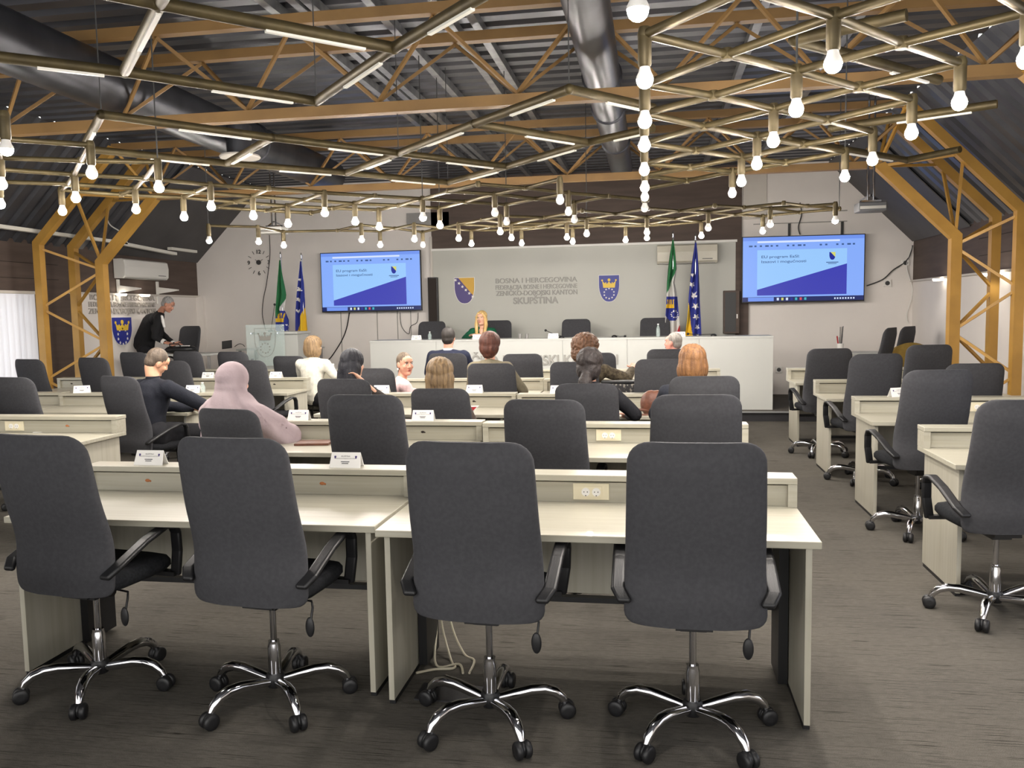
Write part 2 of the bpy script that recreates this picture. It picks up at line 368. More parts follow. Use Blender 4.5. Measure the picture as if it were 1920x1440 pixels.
# ---------------------------------------------------------------- steel frames
def frame(Y, side_note, k):
    fr = thing('steel_frame', 'ochre lattice roof frame with three chords, '+side_note, 'steel frame', (0, Y, 0), group='ochre steel frames carrying the roof')
    for s, xi, xo in ((-1, -7.66, -8.35), (1, 3.56, 4.12)):
        zi, zo, zl, zu = 2.48, 2.74, 3.36, 3.98
        up = zl-zi; uo = zu-zo
        def leg_pair(x, y, zb, zt, w, d):       # upright and sloping member meeting in a mitre
            m_ = Vector((s*.924, .383))*(w/2/.924); u2 = Vector((-s, 1)).normalized(); O = Vector((x, zb))+m_; I = Vector((x, zb))-m_
            L = (zt-zb)*math.sqrt(2); O2, I2 = O+u2*(L-(O-I).dot(u2)/2*0), I+u2*L
            f0, f1 = (lambda p, q: (p, y-d/2, q)), (lambda p, q: (p, y+d/2, q))
            MB().prism([(x+s*w/2, 0), (x-s*w/2, 0), tuple(I), tuple(O)], f0, f1).build('column', M['goldcol'], fr)
            MB().prism([tuple(O), tuple(I), tuple(I2), tuple(O2)], f0, f1).build('sloping_chord', M['goldcol'], fr)
        leg_pair(xi, 0, zi, zl, .12, .12)
        for dy in (-.36, .34):
            leg_pair(xo, dy, zo, zu, .105, .105)
            for (a, b) in (((xi, 0, 2.38), (xo, dy, 2.68)), ((xi, 0, 2.36), (xo, dy, 1.86)), ((xi, 0, 1.36), (xo, dy, 1.84)), ((xi, 0, 1.34), (xo, dy, .86)), ((xi, 0, .36), (xo, dy, .84)),
                           ((xi-s*.0, 0, zi), (xo-s*.62, dy, zo+.62)), ((xi-s*up, 0, zl-.02), (xo-s*.64, dy, zo+.64)), ((xi-s*up, 0, zl-.02), (xo-s*uo, dy, zu-.03))):
                MB().bar(a, b, .032, .032).build('brace', M['goldcol'], fr)
    xl, xr = -7.66+.88, 3.56-.88
    MB().box(xl-.03, xr+.03, -.05, .05, 3.315, 3.40).build('lower_chord', M['gold'], fr)
    for dy in (-.36, .34): MB().box(-8.35+1.22, 4.12-1.22, dy-.045, dy+.045, 3.94, 4.02).build('upper_chord', M['gold'], fr)
    x = -2.2+1.15*(-4) ; i = 0
    while x <= xr+.01:
        for dy in (-.36, .34):
            for sx in (-.575, .575):
                if xl-.4 < x+sx < xr+.4: MB().bar((x, 0, 3.41), (x+sx, dy, 3.93), .026, .026).build('brace', M['gold'], fr)
        x += 1.15
frame(10.75, 'its yellow columns standing beside the far desks', 0)
frame(6.72, 'crossing overhead nearer the camera', 1)
# purlins along the roof
for i, (px, py) in enumerate(((777, 97), (873, 87), (690, 105), (610, 55), (500, 10), (1000, 220), (1415, 60), (1560, 105))):
    x = at(px, py, Z=4.08).x
    tag(MB().box(x-.035, x+.035, -1.4, YB-.1, 4.07, 4.15).build('roof_purlin', M['purlin']),
        'zinc roof strip in pale reflection grey, %s' % ['left of the round duct near the screen', 'second strip left of the round duct', 'third strip left of the round duct', 'fourth strip left of the round duct', 'leftmost pale strip', 'strip closest to the round duct', 'first strip right of the round duct', 'rightmost pale strip'][i], 'purlin', 'zinc purlins under the roof')
# ducts
def duct(label, x, z, r, y0, y1, rings):
    t = thing('ventilation_duct', label, 'duct', (x, 0, z))
    MB().lathe((0, 0, 0), [(r, -y0), (r, -y1)][::1], 32, 'Y').build('pipe', M['duct'], t, smooth=True)
    for y in rings: MB().lathe((0, y, 0), [(r, .03), (r+.018, .02), (r+.018, -.02), (r, -.03)], 32, 'Y').build('collar', M['duct'], t, smooth=True)
duct('narrow round grey metal duct running lengthwise above the bulbs at centre', -.41, 3.66, .155, -1, 11.9, (4.9, 7.3, 8.4, 10))
duct('wide round dark metal duct running lengthwise along the left roof', -4.55, 3.675, .225, -1, 11.6, (9.2,))
# round grey diffuser below the left duct
d = at(450, 295, Z=3.35); t = thing('air_diffuser', 'white round air diffuser hanging under the wide left duct', 'air diffuser', (d.x, d.y, 3.34))
MB().lathe((0, 0, 0), [(.2, 0), (.21, .012), (.2, .03), (.12, .04)], 24).build('ring', M['white'], t, smooth=True)
MB().lathe((0, 0, .03), [(.13, 0), (.13, .3)], 20).build('neck', M['duct'], t, smooth=True)
# ---------------------------------------------------------------- brass tube lattices
ZU, ZL = 3.0, 2.76
seg = [((-60, 100), (233, 135)), ((233, 135), (593, 190)), ((140, -25), (290, 5)), ((290, 5), (738, 90)), ((233, 135), (310, -15)), ((593, 190), (738, 90)), ((738, 90), (915, -15)),
       ((190, 215), (510, 258)), ((510, 258), (747, 287)), ((747, 287), (950, 312)), ((190, 215), (160, 270)), ((167, 280), (425, 306)), ((425, 306), (650, 324)), ((650, 324), (840, 342)),
       ((510, 258), (425, 306)), ((650, 324), (747, 287)), ((747, 287), (890, 232)), ((890, 232), (1067, 167)), ((840, 342), (950, 312)), ((950, 312), (1103, 267)), ((890, 232), (1103, 267)),
       ((1067, 167), (1225, 202)), ((1103, 267), (1225, 240)), ((1490, 75), (1700, 28)), ((1490, 75), (1600, 105)), ((1600, 105), (1760, 150)), ((1560, 240), (1870, 195)), ((1480, 262), (1700, 300)), ((1700, 300), (1800, 280))]
ul = thing('ceiling_tube_lattice', 'thick brass tube zigzag lattice with white lamp strips, hung left of the central duct', 'light fixture', (0, 0, 0))
for a, b in seg:
    p, q = at(*a, Z=ZU), at(*b, Z=ZU); MB().tube([p, q], .029, 14).build('tube', M['brass'], ul, smooth=True)
    MB().ell(p, (.032, .032, .032)).build('joint', M['brass'], ul, smooth=True)
    d = (q-p); 
    if d.length > .6:
        s0, s1 = p+d*.42, p+d*.86
        MB().bar(s0-Vector((0, 0, .031)), s1-Vector((0, 0, .031)), .022, .014).build('lamp_strip', M['strip'], ul)
# hangers of the upper lattice
for a in ((593, 190), (840, 342), (190, 215), (1067, 167), (747, 287)):
    p = at(*a, Z=ZU); MB().tube([p, (p.x, p.y, 4.13)], .004, 6).build('hanger', M['darkline'], ul)
POS = {}
def G0(i, j): return (-.04+.7*i, 2.68+.72*j)
def G(i, j):
    if (i, j) in POS: return POS[(i, j)]
    if i != int(i) or j != int(j):
        q = [G(i+a, j+b) for a in (-.5, .5) for b in (-.5, .5)]; return (sum(p[0] for p in q)/4, sum(p[1] for p in q)/4)
    return G0(i, j)
lit = {}
near = [(0, j) for j in range(6)]+[(1, j) for j in range(1, 6)]+[(2, j) for j in range(1, 6)]
cells = {}
blk = {'right': [(0, 0), (0, 1), (0, 2), (0, 3), (0, 4), (0, 5), (1, 1), (1, 2), (1, 3), (1, 4), (1, 5), (2, 1), (2, 2), (2, 3), (2, 4), (2, 5), (0, 6), (0, 7), (1, 6)],
       'left': [], 'far': []}
bulbs = [('L', p, 1) for p in ((12, 275), (172, 321), (3, 342), (142, 368), (298, 348), (117, 393), (255, 390), (396, 384), (345, 404), (1, 380), (475, 402), (540, 417), (609, 396), (666, 413), (711, 423), (793, 405), (825, 420))]
bulbs += [('F', p, 1) for p in ((392, 449), (485, 451), (532, 458), (678, 447), (713, 457), (777, 446), (860, 445), (884, 455), (938, 432), (959, 444), (978, 454), (1063, 443), (1074, 451), (1100, 436), (1173, 448), (1213, 433), (1213, 444), (1328, 425), (1315, 440), (1444, 418), (1430, 431), (1566, 411))]
bulbs += [('R', p, 1) for p in ((1196, 10), (1209, 143), (1209, 222), (1208, 268), (1208, 315), (1209, 348), (1562, 113), (1493, 200), (1799, 187), (1450, 260), (1419, 304), (1709, 245), (1636, 296), (1390, 337), (1584, 328), (1925, 105))]
bulbs += [('C', p, 0) for p in ((1209, 367), (1209, 388), (1050, 373), (1066, 395), (1077, 410), (928, 397), (950, 414))]+[('R', (1373, 360), 2), ('F', (793, 458), 2)]
NODE = {}
for g, p_, l in bulbs:
    w_ = at(*p_, Z=2.6); i0, j0 = round((w_.x+.04)/.7), round((w_.y-2.68)/.72)
    best = min((((G0(i, j)[0]-w_.x)**2+(G0(i, j)[1]-w_.y)**2, (i, j)) for i in range(i0-1, i0+2) for j in range(j0-1, j0+2) if (i, j) not in POS))
    POS[best[1]] = (w_.x, w_.y); NODE.setdefault(g, []).append(best[1])
# lower lattices: diagonals of the 0.70 x 0.72 m net around every lamp node
def lattice(label, nodes, z, r=.0185, far=False):
    t = thing('bulb_lattice', label, 'light fixture', (0, 0, 0)); done = set(); S = set(nodes)
    for (i, j) in nodes:
        x, y = G(i, j)
        for di in (-.5, .5):
            for dj in (-.5, .5):
                c = (i+di, j+dj)
                if sum(((c[0]+a, c[1]+b) in S) for a in (-.5, .5) for b in (-.5, .5)) < 3 and not ((c[0]+di, c[1]+dj) in S): continue
                cx, cy = G(*c); MB().tube([(x, y, z), (cx, cy, z)], r, 10).build('tube', M['brass'], t, smooth=True)
                if c not in done:
                    done.add(c); MB().lathe((cx, cy, z), [(r*1.3, -r*1.3), (r*1.5, 0), (r*1.3, r*1.3)], 12).build('joint', M['brass'], t, smooth=True)
        MB().lathe((x, y, z), [(r*1.2, -r*1.5), (r*1.6, 0), (r*1.2, r*1.5)], 12).build('joint', M['brass'], t, smooth=True)
    xs = sorted(S)
    for i, j in (xs[0], xs[-1], xs[len(xs)//2]):
        x, y = G(i, j); MB().tube([(x, y, z), (x, y, 4.1)], .005, 6).build('hanger', M['darkline'], t)
    return t
Rn = [(0, 0), (0, 1), (0, 2), (0, 3), (0, 4), (0, 5), (0, 6), (0, 7)]+[(1, j) for j in range(0, 7)]+[(2, j) for j in range(1, 6)]
Cn = [(-1, 6), (-1, 7), (-1, 8), (-2, 7), (-2, 8), (0, 8), (-3, 7), (-3, 8), (-2, 6)]
Ln = [(-5, 2), (-5, 3), (-5, 4), (-5, 5), (-5, 6), (-5, 7), (-6, 3), (-6, 4), (-6, 5), (-6, 6), (-7, 4), (-7, 5), (-4, 6), (-4, 7), (-4, 8), (-5, 8), (-6, 7)]
Fn = [(-7, 9), (-7, 10), (-6, 10), (-5, 10), (-5, 11), (-4, 10), (-4, 11), (-3, 10), (-3, 11), (-2, 9.3), (-2, 10), (-2, 11), (-1, 10), (-1, 11), (0, 10), (0, 11), (1, 10), (1, 11), (2, 10), (3, 9)]
Fn = [(i, j) for i, j in Fn if j == int(j)]+[(-2, 9), (-1, 9), (1, 9), (2, 9), (3, 10), (0, 9)]
lattice('brass tube lattice of lit bulbs over the right aisle, nearest the camera', list(dict.fromkeys(Rn+NODE['R'])), ZL)
lattice('small brass tube lattice with unlit bulbs high over the centre', list(dict.fromkeys([n_ for n_ in Cn if n_ not in NODE['R']+Rn]+[n_ for n_ in NODE['C'] if n_ not in Rn])), ZL, .016)
lattice('brass tube lattice of lit bulbs over the left desks', list(dict.fromkeys([n_ for n_ in Ln if n_ not in Cn]+NODE['L'])), ZL, .017)
lattice('thin brass tube lattice of bulbs hung farthest away, in front of the dais', list(dict.fromkeys(Fn+NODE['F'])), ZL, .016)
def lamp(name_lit):
    t = thing('pendant_lamp', '', 'lamp')
    MB().lathe((0, 0, 0), [(.026, .155), (.027, .15), (.027, .045), (.022, .035)], 16).build('socket', M['brass'], t, smooth=True)
    MB().lathe((0, 0, 0), [(.016, .055), (.019, .038), (.024, .018), (.033, .0), (.0345, -.012), (.032, -.013)], 20).build('bulb_base', M['starw'], t, smooth=True)
    MB().lathe((0, 0, 0), [(.0325, -.012), (.0318, -.022), (.027, -.034), (.018, -.043), (.008, -.047), (.0, -.0475)], 20).build('bulb', M['bulb'] if name_lit == 1 else M['bulb_faint'], t, smooth=True)
    return t
protos = {}
grp = {'L': 'lit bulbs of the left lattice', 'F': 'bulbs of the farthest lattice', 'R': 'lit bulbs of the right lattice', 'C': 'unlit bulbs of the central lattice'}
nm = {'L': 'over the left desks', 'F': 'of the farthest lattice', 'R': 'of the right lattice', 'C': 'of the small central lattice'}
ordn = ['nearest', 'second', 'third', 'fourth', 'fifth', 'sixth', 'seventh', 'eighth', 'ninth', 'tenth', 'eleventh', 'twelfth', 'thirteenth', 'fourteenth', 'fifteenth', 'sixteenth', 'seventeenth', 'eighteenth', 'nineteenth', 'twentieth', 'twenty-first', 'twenty-second', 'twenty-third']
cnt = {}
for g, p, l in sorted(bulbs, key=lambda b: (b[0], b[1][0], b[1][1])):
    if l not in protos: o = protos[l] = lamp(l)
    else: o = copy_tree(protos[l])
    o.location = at(*p, Z=2.6)
    cnt[g] = cnt.get(g, 0)+1; n = cnt[g]
    tag(o, '%s round bulb %s, %s from the left' % ({1: 'lit', 0: 'unlit clear', 2: 'dim'}[l], nm[g], 'first' if n == 1 else ordn[n-1]), 'lamp', grp[g])
# ---------------------------------------------------------------- desks
WD = 1.8
def make_desk():
    t = thing('desk', '', 'desk'); h = WD
    MB().box(0, h, 0, .69, .745, .775).build('tabletop', M['desk'], t, bevel=.003)
    for x in (.03, h-.055): MB().box(x, x+.025, .03, .64, .02, .744).build('side_panel', M['desk_side'], t, bevel=.002)
    for x in (.03, h-.055): MB().box(x+(-.0), x+.025, .04, .62, 0, .019).build('foot_rail', M['black'], t)
    for x in (.06, h-.1): MB().box(x, x+.04, .40, .62, .02, .74).build('cable_column', M['black'], t)
    MB().box(.06, h-.06, .60, .62, .33, .744).build('modesty_panel', M['desk_side'], t)
    MB().box(.06, h-.06, .55, .59, .30, .325).build('cross_rail', M['black'], t)
    MB().box(-.0, h, .56, .70, .882, .911).build('hutch_top', M['desk'], t, bevel=.003)
    for x in (0.0, h-.04): MB().box(x, x+.04, .565, .69, .776, .881).build('hutch_side', M['desk'], t)
    MB().box(.04, h-.04, .59, .6, .776, .872).build('flap', M['desk'], t)
    MB().box(.04, h-.04, .612, .62, .776, .881).build('gap_shadow', M['gap'], t)
    return t
DESKS = {}
deskp = None
def desk(key, x1, yback, label, w=WD):
    global deskp
    if deskp is None: o = deskp = make_desk()
    else: o = copy_tree(deskp)
    o.location = (x1-WD, yback-.70, 0); o.scale = (1, 1, 1)
    tag(o, label, 'desk', 'cream laminate desks with raised rear shelf'); DESKS[key] = o; return o
desk('c1r', .645, 4.0, 'cream desk in the nearest row, right one, with double socket in its shelf')
desk('c1l', -1.175, 4.06, 'cream desk in the nearest row, left one, with two name cards on its shelf')
desk('c2r', .63, 5.80, 'cream desk in the second middle row, right one, with double socket')
desk('c2l', -1.19, 5.87, 'cream desk in the second middle row, left one, in front of the hijab wearer')
desk('c3r', .55, 7.84, 'cream desk in the third middle row under the brown handbag')
desk('c3l', -1.28, 7.92, 'cream desk in the third middle row, left one, behind the pink-jacketed person')
desk('c4r', .58, 9.55, 'cream desk in the fourth middle row, right one, behind the short red-haired person')
desk('c4l', -1.24, 9.66, 'cream desk in the fourth middle row, left one')
desk('c5r', .86, 11.05, 'cream desk in the front middle row, right one, closest to the dais')
desk('c5l', -.96, 11.12, 'cream desk in the front middle row, left one, before the man in navy')
desk('la', -4.2, 6.09, 'cream desk of the left block, nearest one, with sockets and papers')
desk('la2', -6.02, 6.12, 'cream desk of the left block beside the nearest one, at the picture edge')
desk('lb', -4.39, 8.0, 'cream desk of the left block where the man in black suit writes')
desk('lb2', -6.21, 8.06, 'cream desk of the left block left of the writing man')
desk('lc', -4.24, 9.9, 'cream desk of the left block with two name cards behind the hijab wearer')
desk('lc2', -6.06, 10.1, 'cream desk of the left block before the yellow column')
desk('ld', -4.15, 11.5, 'cream desk of the left block farthest away, right one, by the white jacket')
desk('ld2', -5.97, 11.6, 'cream desk of the left block farthest away, left one')
for k, yb, lab in (('r4', 5.70, 'nearest one, with a name card'), ('r3', 7.52, 'second from the camera, with a socket'), ('r2', 9.24, 'third from the camera'), ('r1', 11.05, 'farthest one, by the stage step')):
    desk(k, 1.69+WD, yb, 'cream desk of the right block, '+lab)
# double sockets set in hutch flaps (parts of their desks)
def socket_on(dk, lx):
    d = DESKS[dk]; pl = MB().box(lx-.085, lx+.085, .582, .59, .79, .868).build('socket_plate', M['socket'], d, bevel=.002)
    MB().box(lx-.05, lx+.05, .578, .582, .803, .853).build('double_socket', M['socket'], pl)
    for sx in (-.025, .025):
        MB().lathe((lx+sx, .578, .828), [(.020, .002), (.020, 0), (.016, -.001)], 20, 'Y').build('socket_ring', M['paper'], pl)
        for k in (-.008, .008): MB().box(lx+sx+k-.002, lx+sx+k+.002, .5755, .5775, .826, .831).build('pin_hole', M['black'], pl)
        MB().box(lx+sx-.003, lx+sx+.003, .5755, .5775, .809, .813).build('pin_hole', M['black'], pl)
for dk, wx in (('c1r', -.286), ('c2r', -.295), ('la', -5.128), ('r3', 2.679)): socket_on(dk, wx-DESKS[dk].location.x)
def knobspot(dk, wx, m='wood', z=.832):
    lx = wx-DESKS[dk].location.x; MB().ell((lx, .589, z), (.014, .004, .0085)).ell((lx+.015, .589, z-.003), (.006, .004, .005)).build('knob_mark', M[m], DESKS[dk])
for dk, wx in (('c1l', -2.621), ('c1l', -1.652), ('la', -4.653), ('lb', -4.685)): knobspot(dk, wx)
for dk, wx in (('c2l', -1.63), ('c2l', -2.98), ('c3l', -1.694), ('lc', -4.68), ('lc2', -7.667)): knobspot(dk, wx, 'gap')
# ---------------------------------------------------------------- office chairs
def backpanel(w0=.265, w1=.245, z0=.50, z1=1.21, th=.035):
    """padded tall backrest: rounded plan, waisted profile"""
    mb = MB(); n = 30; rows = 26; vs = []
    for i in range(rows):
        t = i/(rows-1); t = .5-.5*math.cos(PI*t); z = z0+(z1-z0)*t
        half = w0+(w1-w0)*t
        rt, rb = .08, .045
        if z > z1-rt: half -= rt-math.sqrt(max(0, rt*rt-(z-(z1-rt))**2))
        if z < z0+rb: half -= rb-math.sqrt(max(0, rb*rb-((z0+rb)-z)**2))
        k = (z-z0)/(z1-z0)
        yc = -.215-.06*math.sin(PI*min(1, k*1.1))*0 - .035*k - .055*k*k + .03*math.exp(-((k-.32)/.2)**2)
        tt = th*min(1, .35+4.5*min(t, 1-t)) 
        for j in range(n):
            a = 2*PI*j/n; c, s_ = math.cos(a), math.sin(a)
            ex = half*(abs(c)**.35)*(1 if c > 0 else -1); ey = tt*(abs(s_)**.75)*(1 if s_ > 0 else -1)
            bend = .045*(ex/.25)**2                      # wraps slightly forward at the sides
            vs.append((ex, yc+ey+bend, z))
    fs = [(i*n+j, i*n+(j+1) % n, (i+1)*n+(j+1) % n, (i+1)*n+j) for i in range(rows-1) for j in range(n)]
    fs += [tuple(range(n))[::-1], tuple((rows-1)*n+j for j in range(n))]
    return mb.add(vs, fs)
def seatpad():
    mb = MB(); n = 28; vs = []
    prof = [(.0, .80), (.012, .93), (.035, 1), (.06, 1), (.078, .95), (.086, .8)]
    for h, s_ in prof:
        for j in range(n):
            a = 2*PI*j/n; c, q = math.cos(a), math.sin(a)
            x = .25*s_*(abs(c)**.45)*(1 if c > 0 else -1); y = .24*s_*(abs(q)**.45)*(1 if q > 0 else -1)+.04
            vs.append((x, y, .495+h-.02*max(0, (y-.2)/.1)))
    k = len(prof); fs = [(i*n+j, i*n+(j+1) % n, (i+1)*n+(j+1) % n, (i+1)*n+j) for i in range(k-1) for j in range(n)]
    fs += [tuple(range(n))[::-1], tuple((k-1)*n+j for j in range(n))]
    return mb.add(vs, fs)
CHM = {}
def chair_meshes():
    CHM['backrest'] = backpanel().mesh('backrest', M['fabric'], True)
    CHM['seat'] = seatpad().mesh('seat', M['fabric_dark'], True)
    CHM['gas_cylinder'] = MB().lathe((0, 0, 0), [(.028, .09), (.028, .25), (.024, .262), (.024, .275)], 20).mesh('gas_cylinder', M['chrome'], True)
    CHM['piston'] = MB().lathe((0, 0, 0), [(.014, .27), (.014, .44)], 16).mesh('piston', M['chrome'], True)
    CHM['mechanism'] = MB().box(-.07, .07, -.12, .12, .455, .5).box(-.05, .05, -.06, .06, .43, .456).lathe((.085, -.02, .465), [(.024, -.03), (.024, .03)], 12, 'X').mesh('tilt_mechanism', M['black'])
    CHM['lever'] = MB().tube([(.1, 0, .47), (.2, -.02, .47), (.215, -.04, .45), (.21, -.05, .40)], .005, 8).ell((.207, -.055, .37), (.021, .010, .044)).mesh('tilt_lever', M['black'], True)
    CHM['hub'] = MB().lathe((0, 0, 0), [(.034, .07), (.04, .08), (.04, .12), (.034, .13)], 20).mesh('base_hub', M['black'], True)
    # leg along +X
    CHM['leg'] = MB().tube([(.03, 0, .098), (.10, 0, .112), (.17, 0, .125), (.225, 0, .126), (.268, 0, .112), (.298, 0, .086), (.31, 0, .058)], [.019, .022, .0235, .0235, .022, .019, .015], 14).mesh('leg', M['chrome'], True)
    c = MB()
    for s_ in (-1, 1): c.lathe((.318, s_*.018, .034), [(.012, -.013), (.028, -.013), (.034, -.007), (.034, .007), (.028, .013), (.012, .013)], 20, 'Y')
    c.ell((.314, 0, .038), (.030, .013, .030), None, 14, 8); c.lathe((.31, 0, .05), [(.012, -.01), (.016, .0), (.015, .02)], 12)
    CHM['caster'] = c.mesh('caster', M['black'], True)
    for s_, nme in ((-1, 'arm_l'), (1, 'arm_r')):
        a = MB(); x = s_*.285
        pts = [(s_*.262, -.205, .60), (x, -.17, .63), (x, .0, .70), (x, .13, .735), (x, .185, .725), (x, .205, .69), (s_*.28, .215, .60), (s_*.262, .22, .49)]
        for i in range(len(pts)-1):
            p, q = Vector(pts[i]), Vector(pts[i+1]); n_ = 7
            for k in range(n_): o_ = Vector(((k-(n_-1)/2)*.0048, 0, 0)); a.cap(p+o_, q+o_, .013, .013, 8)
        a.bar((s_*.15, .215, .488), (s_*.27, .215, .488), .045, .02)
        CHM[nme] = a.mesh('armrest', M['black'], True)
chair_meshes()
def part(name, me, parent, loc=(0, 0, 0), rz=0):
    o = bpy.data.objects.new(name, me); COL.objects.link(o); o.parent = parent; o.location = loc; o.rotation_euler = (0, 0, rz); return o
def make_chair():
    t = thing('office_chair', '', 'chair')
    for k, nme in (('backrest', 'backrest'), ('seat', 'seat'), ('arm_l', 'armrest'), ('arm_r', 'armrest'), ('gas_cylinder', 'gas_cylinder'), ('piston', 'piston'), ('mechanism', 'tilt_mechanism'), ('lever', 'tilt_lever'), ('hub', 'base_hub')):
        part(nme, CHM[k], t)
    for i in range(5):
        l = part('leg', CHM['leg'], t, rz=PI/2+i*2*PI/5); part('caster', CHM['caster'], l)
    return t
chp = None
def chair(x, y, rz, label, z=0, group='grey high-backed office chairs', base=0, black=False):
    global chp
    if chp is None: o = chp = make_chair()
    else: o = copy_tree(chp)
    o.location = (x, y, z); o.rotation_euler = (0, 0, rz)
    if base:
        for c in o.children:
            if c.name.startswith('leg'): c.rotation_euler.z += base
    tag(o, label, 'chair', group); return o
D = math.radians
chair(.155, 3.27, D(0), 'grey office chair in the nearest row, rightmost of the four')
chair(-.66, 3.24, D(-3), 'grey office chair in the nearest row, third from the left')
chair(-1.63, 3.30, D(-5), 'grey office chair in the nearest row, second from the left', base=D(10))
chair(-2.50, 3.33, D(-8), 'grey office chair in the nearest row, leftmost, with its arm loop in view', base=D(-8))
def chp_(px, py, Yt, rz, label, **k):
    p = at(px, py, Y=Yt); c, s_ = math.cos(rz), math.sin(rz)
    o = chair(p.x+.27*-s_, p.y+.27*c, rz, label, **k); o.scale.z = min(1.07, max(.86, p.z/1.205)); return o
CH = [(423, 767, 5.0, -14, 'grey office chair behind the hijab wearer, tucked in the second middle row'), (681, 741, 4.85, -2, 'empty grey office chair behind the name card in the second middle row'),
 (1018, 750, 4.85, -5, 'empty grey office chair in the second middle row, turned slightly, near its centre'), (1306, 741, 4.65, 2, 'empty grey office chair in the second middle row, rightmost'),
 (220, 706, 6.65, -18, 'tall grey office chair of the writing man in the black suit'), (20, 708, 6.4, -10, 'grey office chair cut by the left edge beside a folded name card'),
 (642, 711, 6.75, -4, 'grey office chair behind the long black hair'), (823, 729, 6.5, -3, 'grey office chair behind the long brown hair'), (1099, 720, 6.45, 0, 'grey office chair behind the dark ponytail'),
 (1321, 706, 6.0, 2, 'grey office chair behind the orange bob hair'),
 (52, 674, 8.9, -14, 'grey office chair in front of the window blinds'), (172, 671, 8.95, -14, 'grey office chair in front of the yellow columns'), (322, 677, 8.9, -14, 'grey office chair right of the writing man'),
 (464, 676, 8.9, -14, 'grey office chair just beyond the hijab wearer'), (695, 691, 8.1, -6, 'grey office chair between black hair and the pink jacket'), (920, 682, 8.2, -2, 'grey office chair of the short red-haired person'),
 (1076, 679, 8.4, 0, 'grey office chair of the curly-haired person'), (1240, 674, 7.9, 1, 'grey office chair left of the orange bob hair'),
 (248, 661, 10.5, -12, 'grey office chair below the standing man, far left'), (349, 659, 10.5, -12, 'grey office chair right of the standing man'), (434, 660, 10.5, -10, 'grey office chair in front of the wall tablet'),
 (540, 668, 10.6, -8, 'grey office chair in front of the glass lectern'), (838, 663, 10.0, -2, 'grey office chair of the man in navy'), (979, 664, 10.2, 0, 'empty grey office chair in the front middle row'),
 (1116, 662, 10.1, 0, 'grey office chair seen beyond the curly hair'), (1252, 655, 10.1, 0, 'grey office chair of the grey-haired man looking left'),
 (1557, 654, 9.6, 8, 'grey office chair at the farthest desk of the right block'), (1645, 664, 8.1, 10, 'grey office chair at the third desk of the right block, aisle side'), (1762, 694, 6.2, 10, 'grey office chair at the second desk of the right block, aisle side'),
 (1930, 750, 4.5, 6, 'grey office chair at the nearest desk of the right block, cut by the edge'), (1744, 647, 9.8, 5, 'grey office chair below the first right yellow column'), (1830, 682, 7.7, 5, 'grey office chair in front of the ochre armchair, right block')]
for px, py, Yt, a, lab in CH: chp_(px, py, Yt, D(a), lab)
# chairs on the stage
for px, py, lab in ((803, 603, 'dark office chair behind the dais, leftmost, facing the room'), (928, 598, 'dark office chair of the blond speaker'), (1078, 602, 'empty dark office chair behind the middle of the dais'), (1228, 599, 'dark office chair behind the dais, beside the flags')):
    p = at(px, py, Y=14.2); chair(p.x, 14.2, PI, lab, z=.33, group='office chairs on the stage')
p = at(1663, 618, Y=13.0); chair(p.x-.22, 12.95, D(58), 'grey office chair seen sideways by the right wall, left one of two', z=.15, group='office chairs on the stage')
p = at(1697, 608, Y=13.6); chair(p.x-.20, 13.6, D(52), 'tall grey office chair seen sideways by the right wall, right one of two', z=.15, group='office chairs on the stage')
p = at(335, 620, Y=13.2); chair(p.x, 13.2, PI*.9, 'grey office chair behind the bag of the standing man', z=.33, group='office chairs on the stage')
# a caster corner at the lower left picture edge
chair(-2.68, 2.40, D(5), 'office chair cut off at the lower left corner, one black caster showing', base=D(-2))
# ---------------------------------------------------------------- emblems and lettering
def flat(mb, poly, y):      # polygon in local x/z, thin slab whose front is at -y
    return mb.prism(poly, lambda a, b: (a, -y, b), lambda a, b: (a, -y+.004, b))
def shield_outline(w, h):
    pts = [(-w/2, h/2), (w/2, h/2)]
    for k in range(0, 9):
        t = k/8; a = t*PI/2; pts.append((w/2*math.cos(a)**.8 if k < 8 else 0, h*.12-(h*.62)*math.sin(a)**1.15))
    pts += [(-x, z) for x, z in pts[2:-1]][::-1]
    return pts
def crown(mb, cx, cz, w, h, y):
    p = [(-.42, -.5), (.42, -.5), (.5, .28), (.26, -.08), (.12, -.02), (0, .22), (-.12, -.02), (-.26, -.08), (-.5, .28)]
    flat(mb, [(cx+a*w, cz+b*h) for a, b in p], y)
    for a, b, r in ((-.5, .34, .07), (.5, .34, .07), (0, .38, .11), (-.24, .02, .06), (.24, .02, .06)):
        flat(mb, [(cx+(a+r*math.cos(t*PI/4))*w, cz+b*h+r*w*math.sin(t*PI/4)) for t in range(8)], y)
def canton_shield(label, loc, rz, w, h, parent=None, rim=True):
    t = thing('wall_shield', label, 'emblem', loc, rz) if label else None
    p = t if t else parent
    b = MB(); flat(b, shield_outline(w, h), .012); b.build('shield_field', M['blue'], p)
    if rim: b = MB(); flat(b, shield_outline(w*1.04, h*1.03), .006); b.build('rim', M['starw'], p)
    b = MB(); crown(b, 0, h*.20, w*.68, h*.34, .016); b.box(-w*.27, w*.27, -.018, -.014, h*.03, h*.06); b.build('crown', M['yellow'], p)
    b = MB()
    for k in range(10):
        a = 2*PI*k/10; flat(b, star(w*.25*math.sin(a), -h*.19+w*.25*math.cos(a), w*.055), .016)
    b.build('star_ring', M['starw'], p); return t
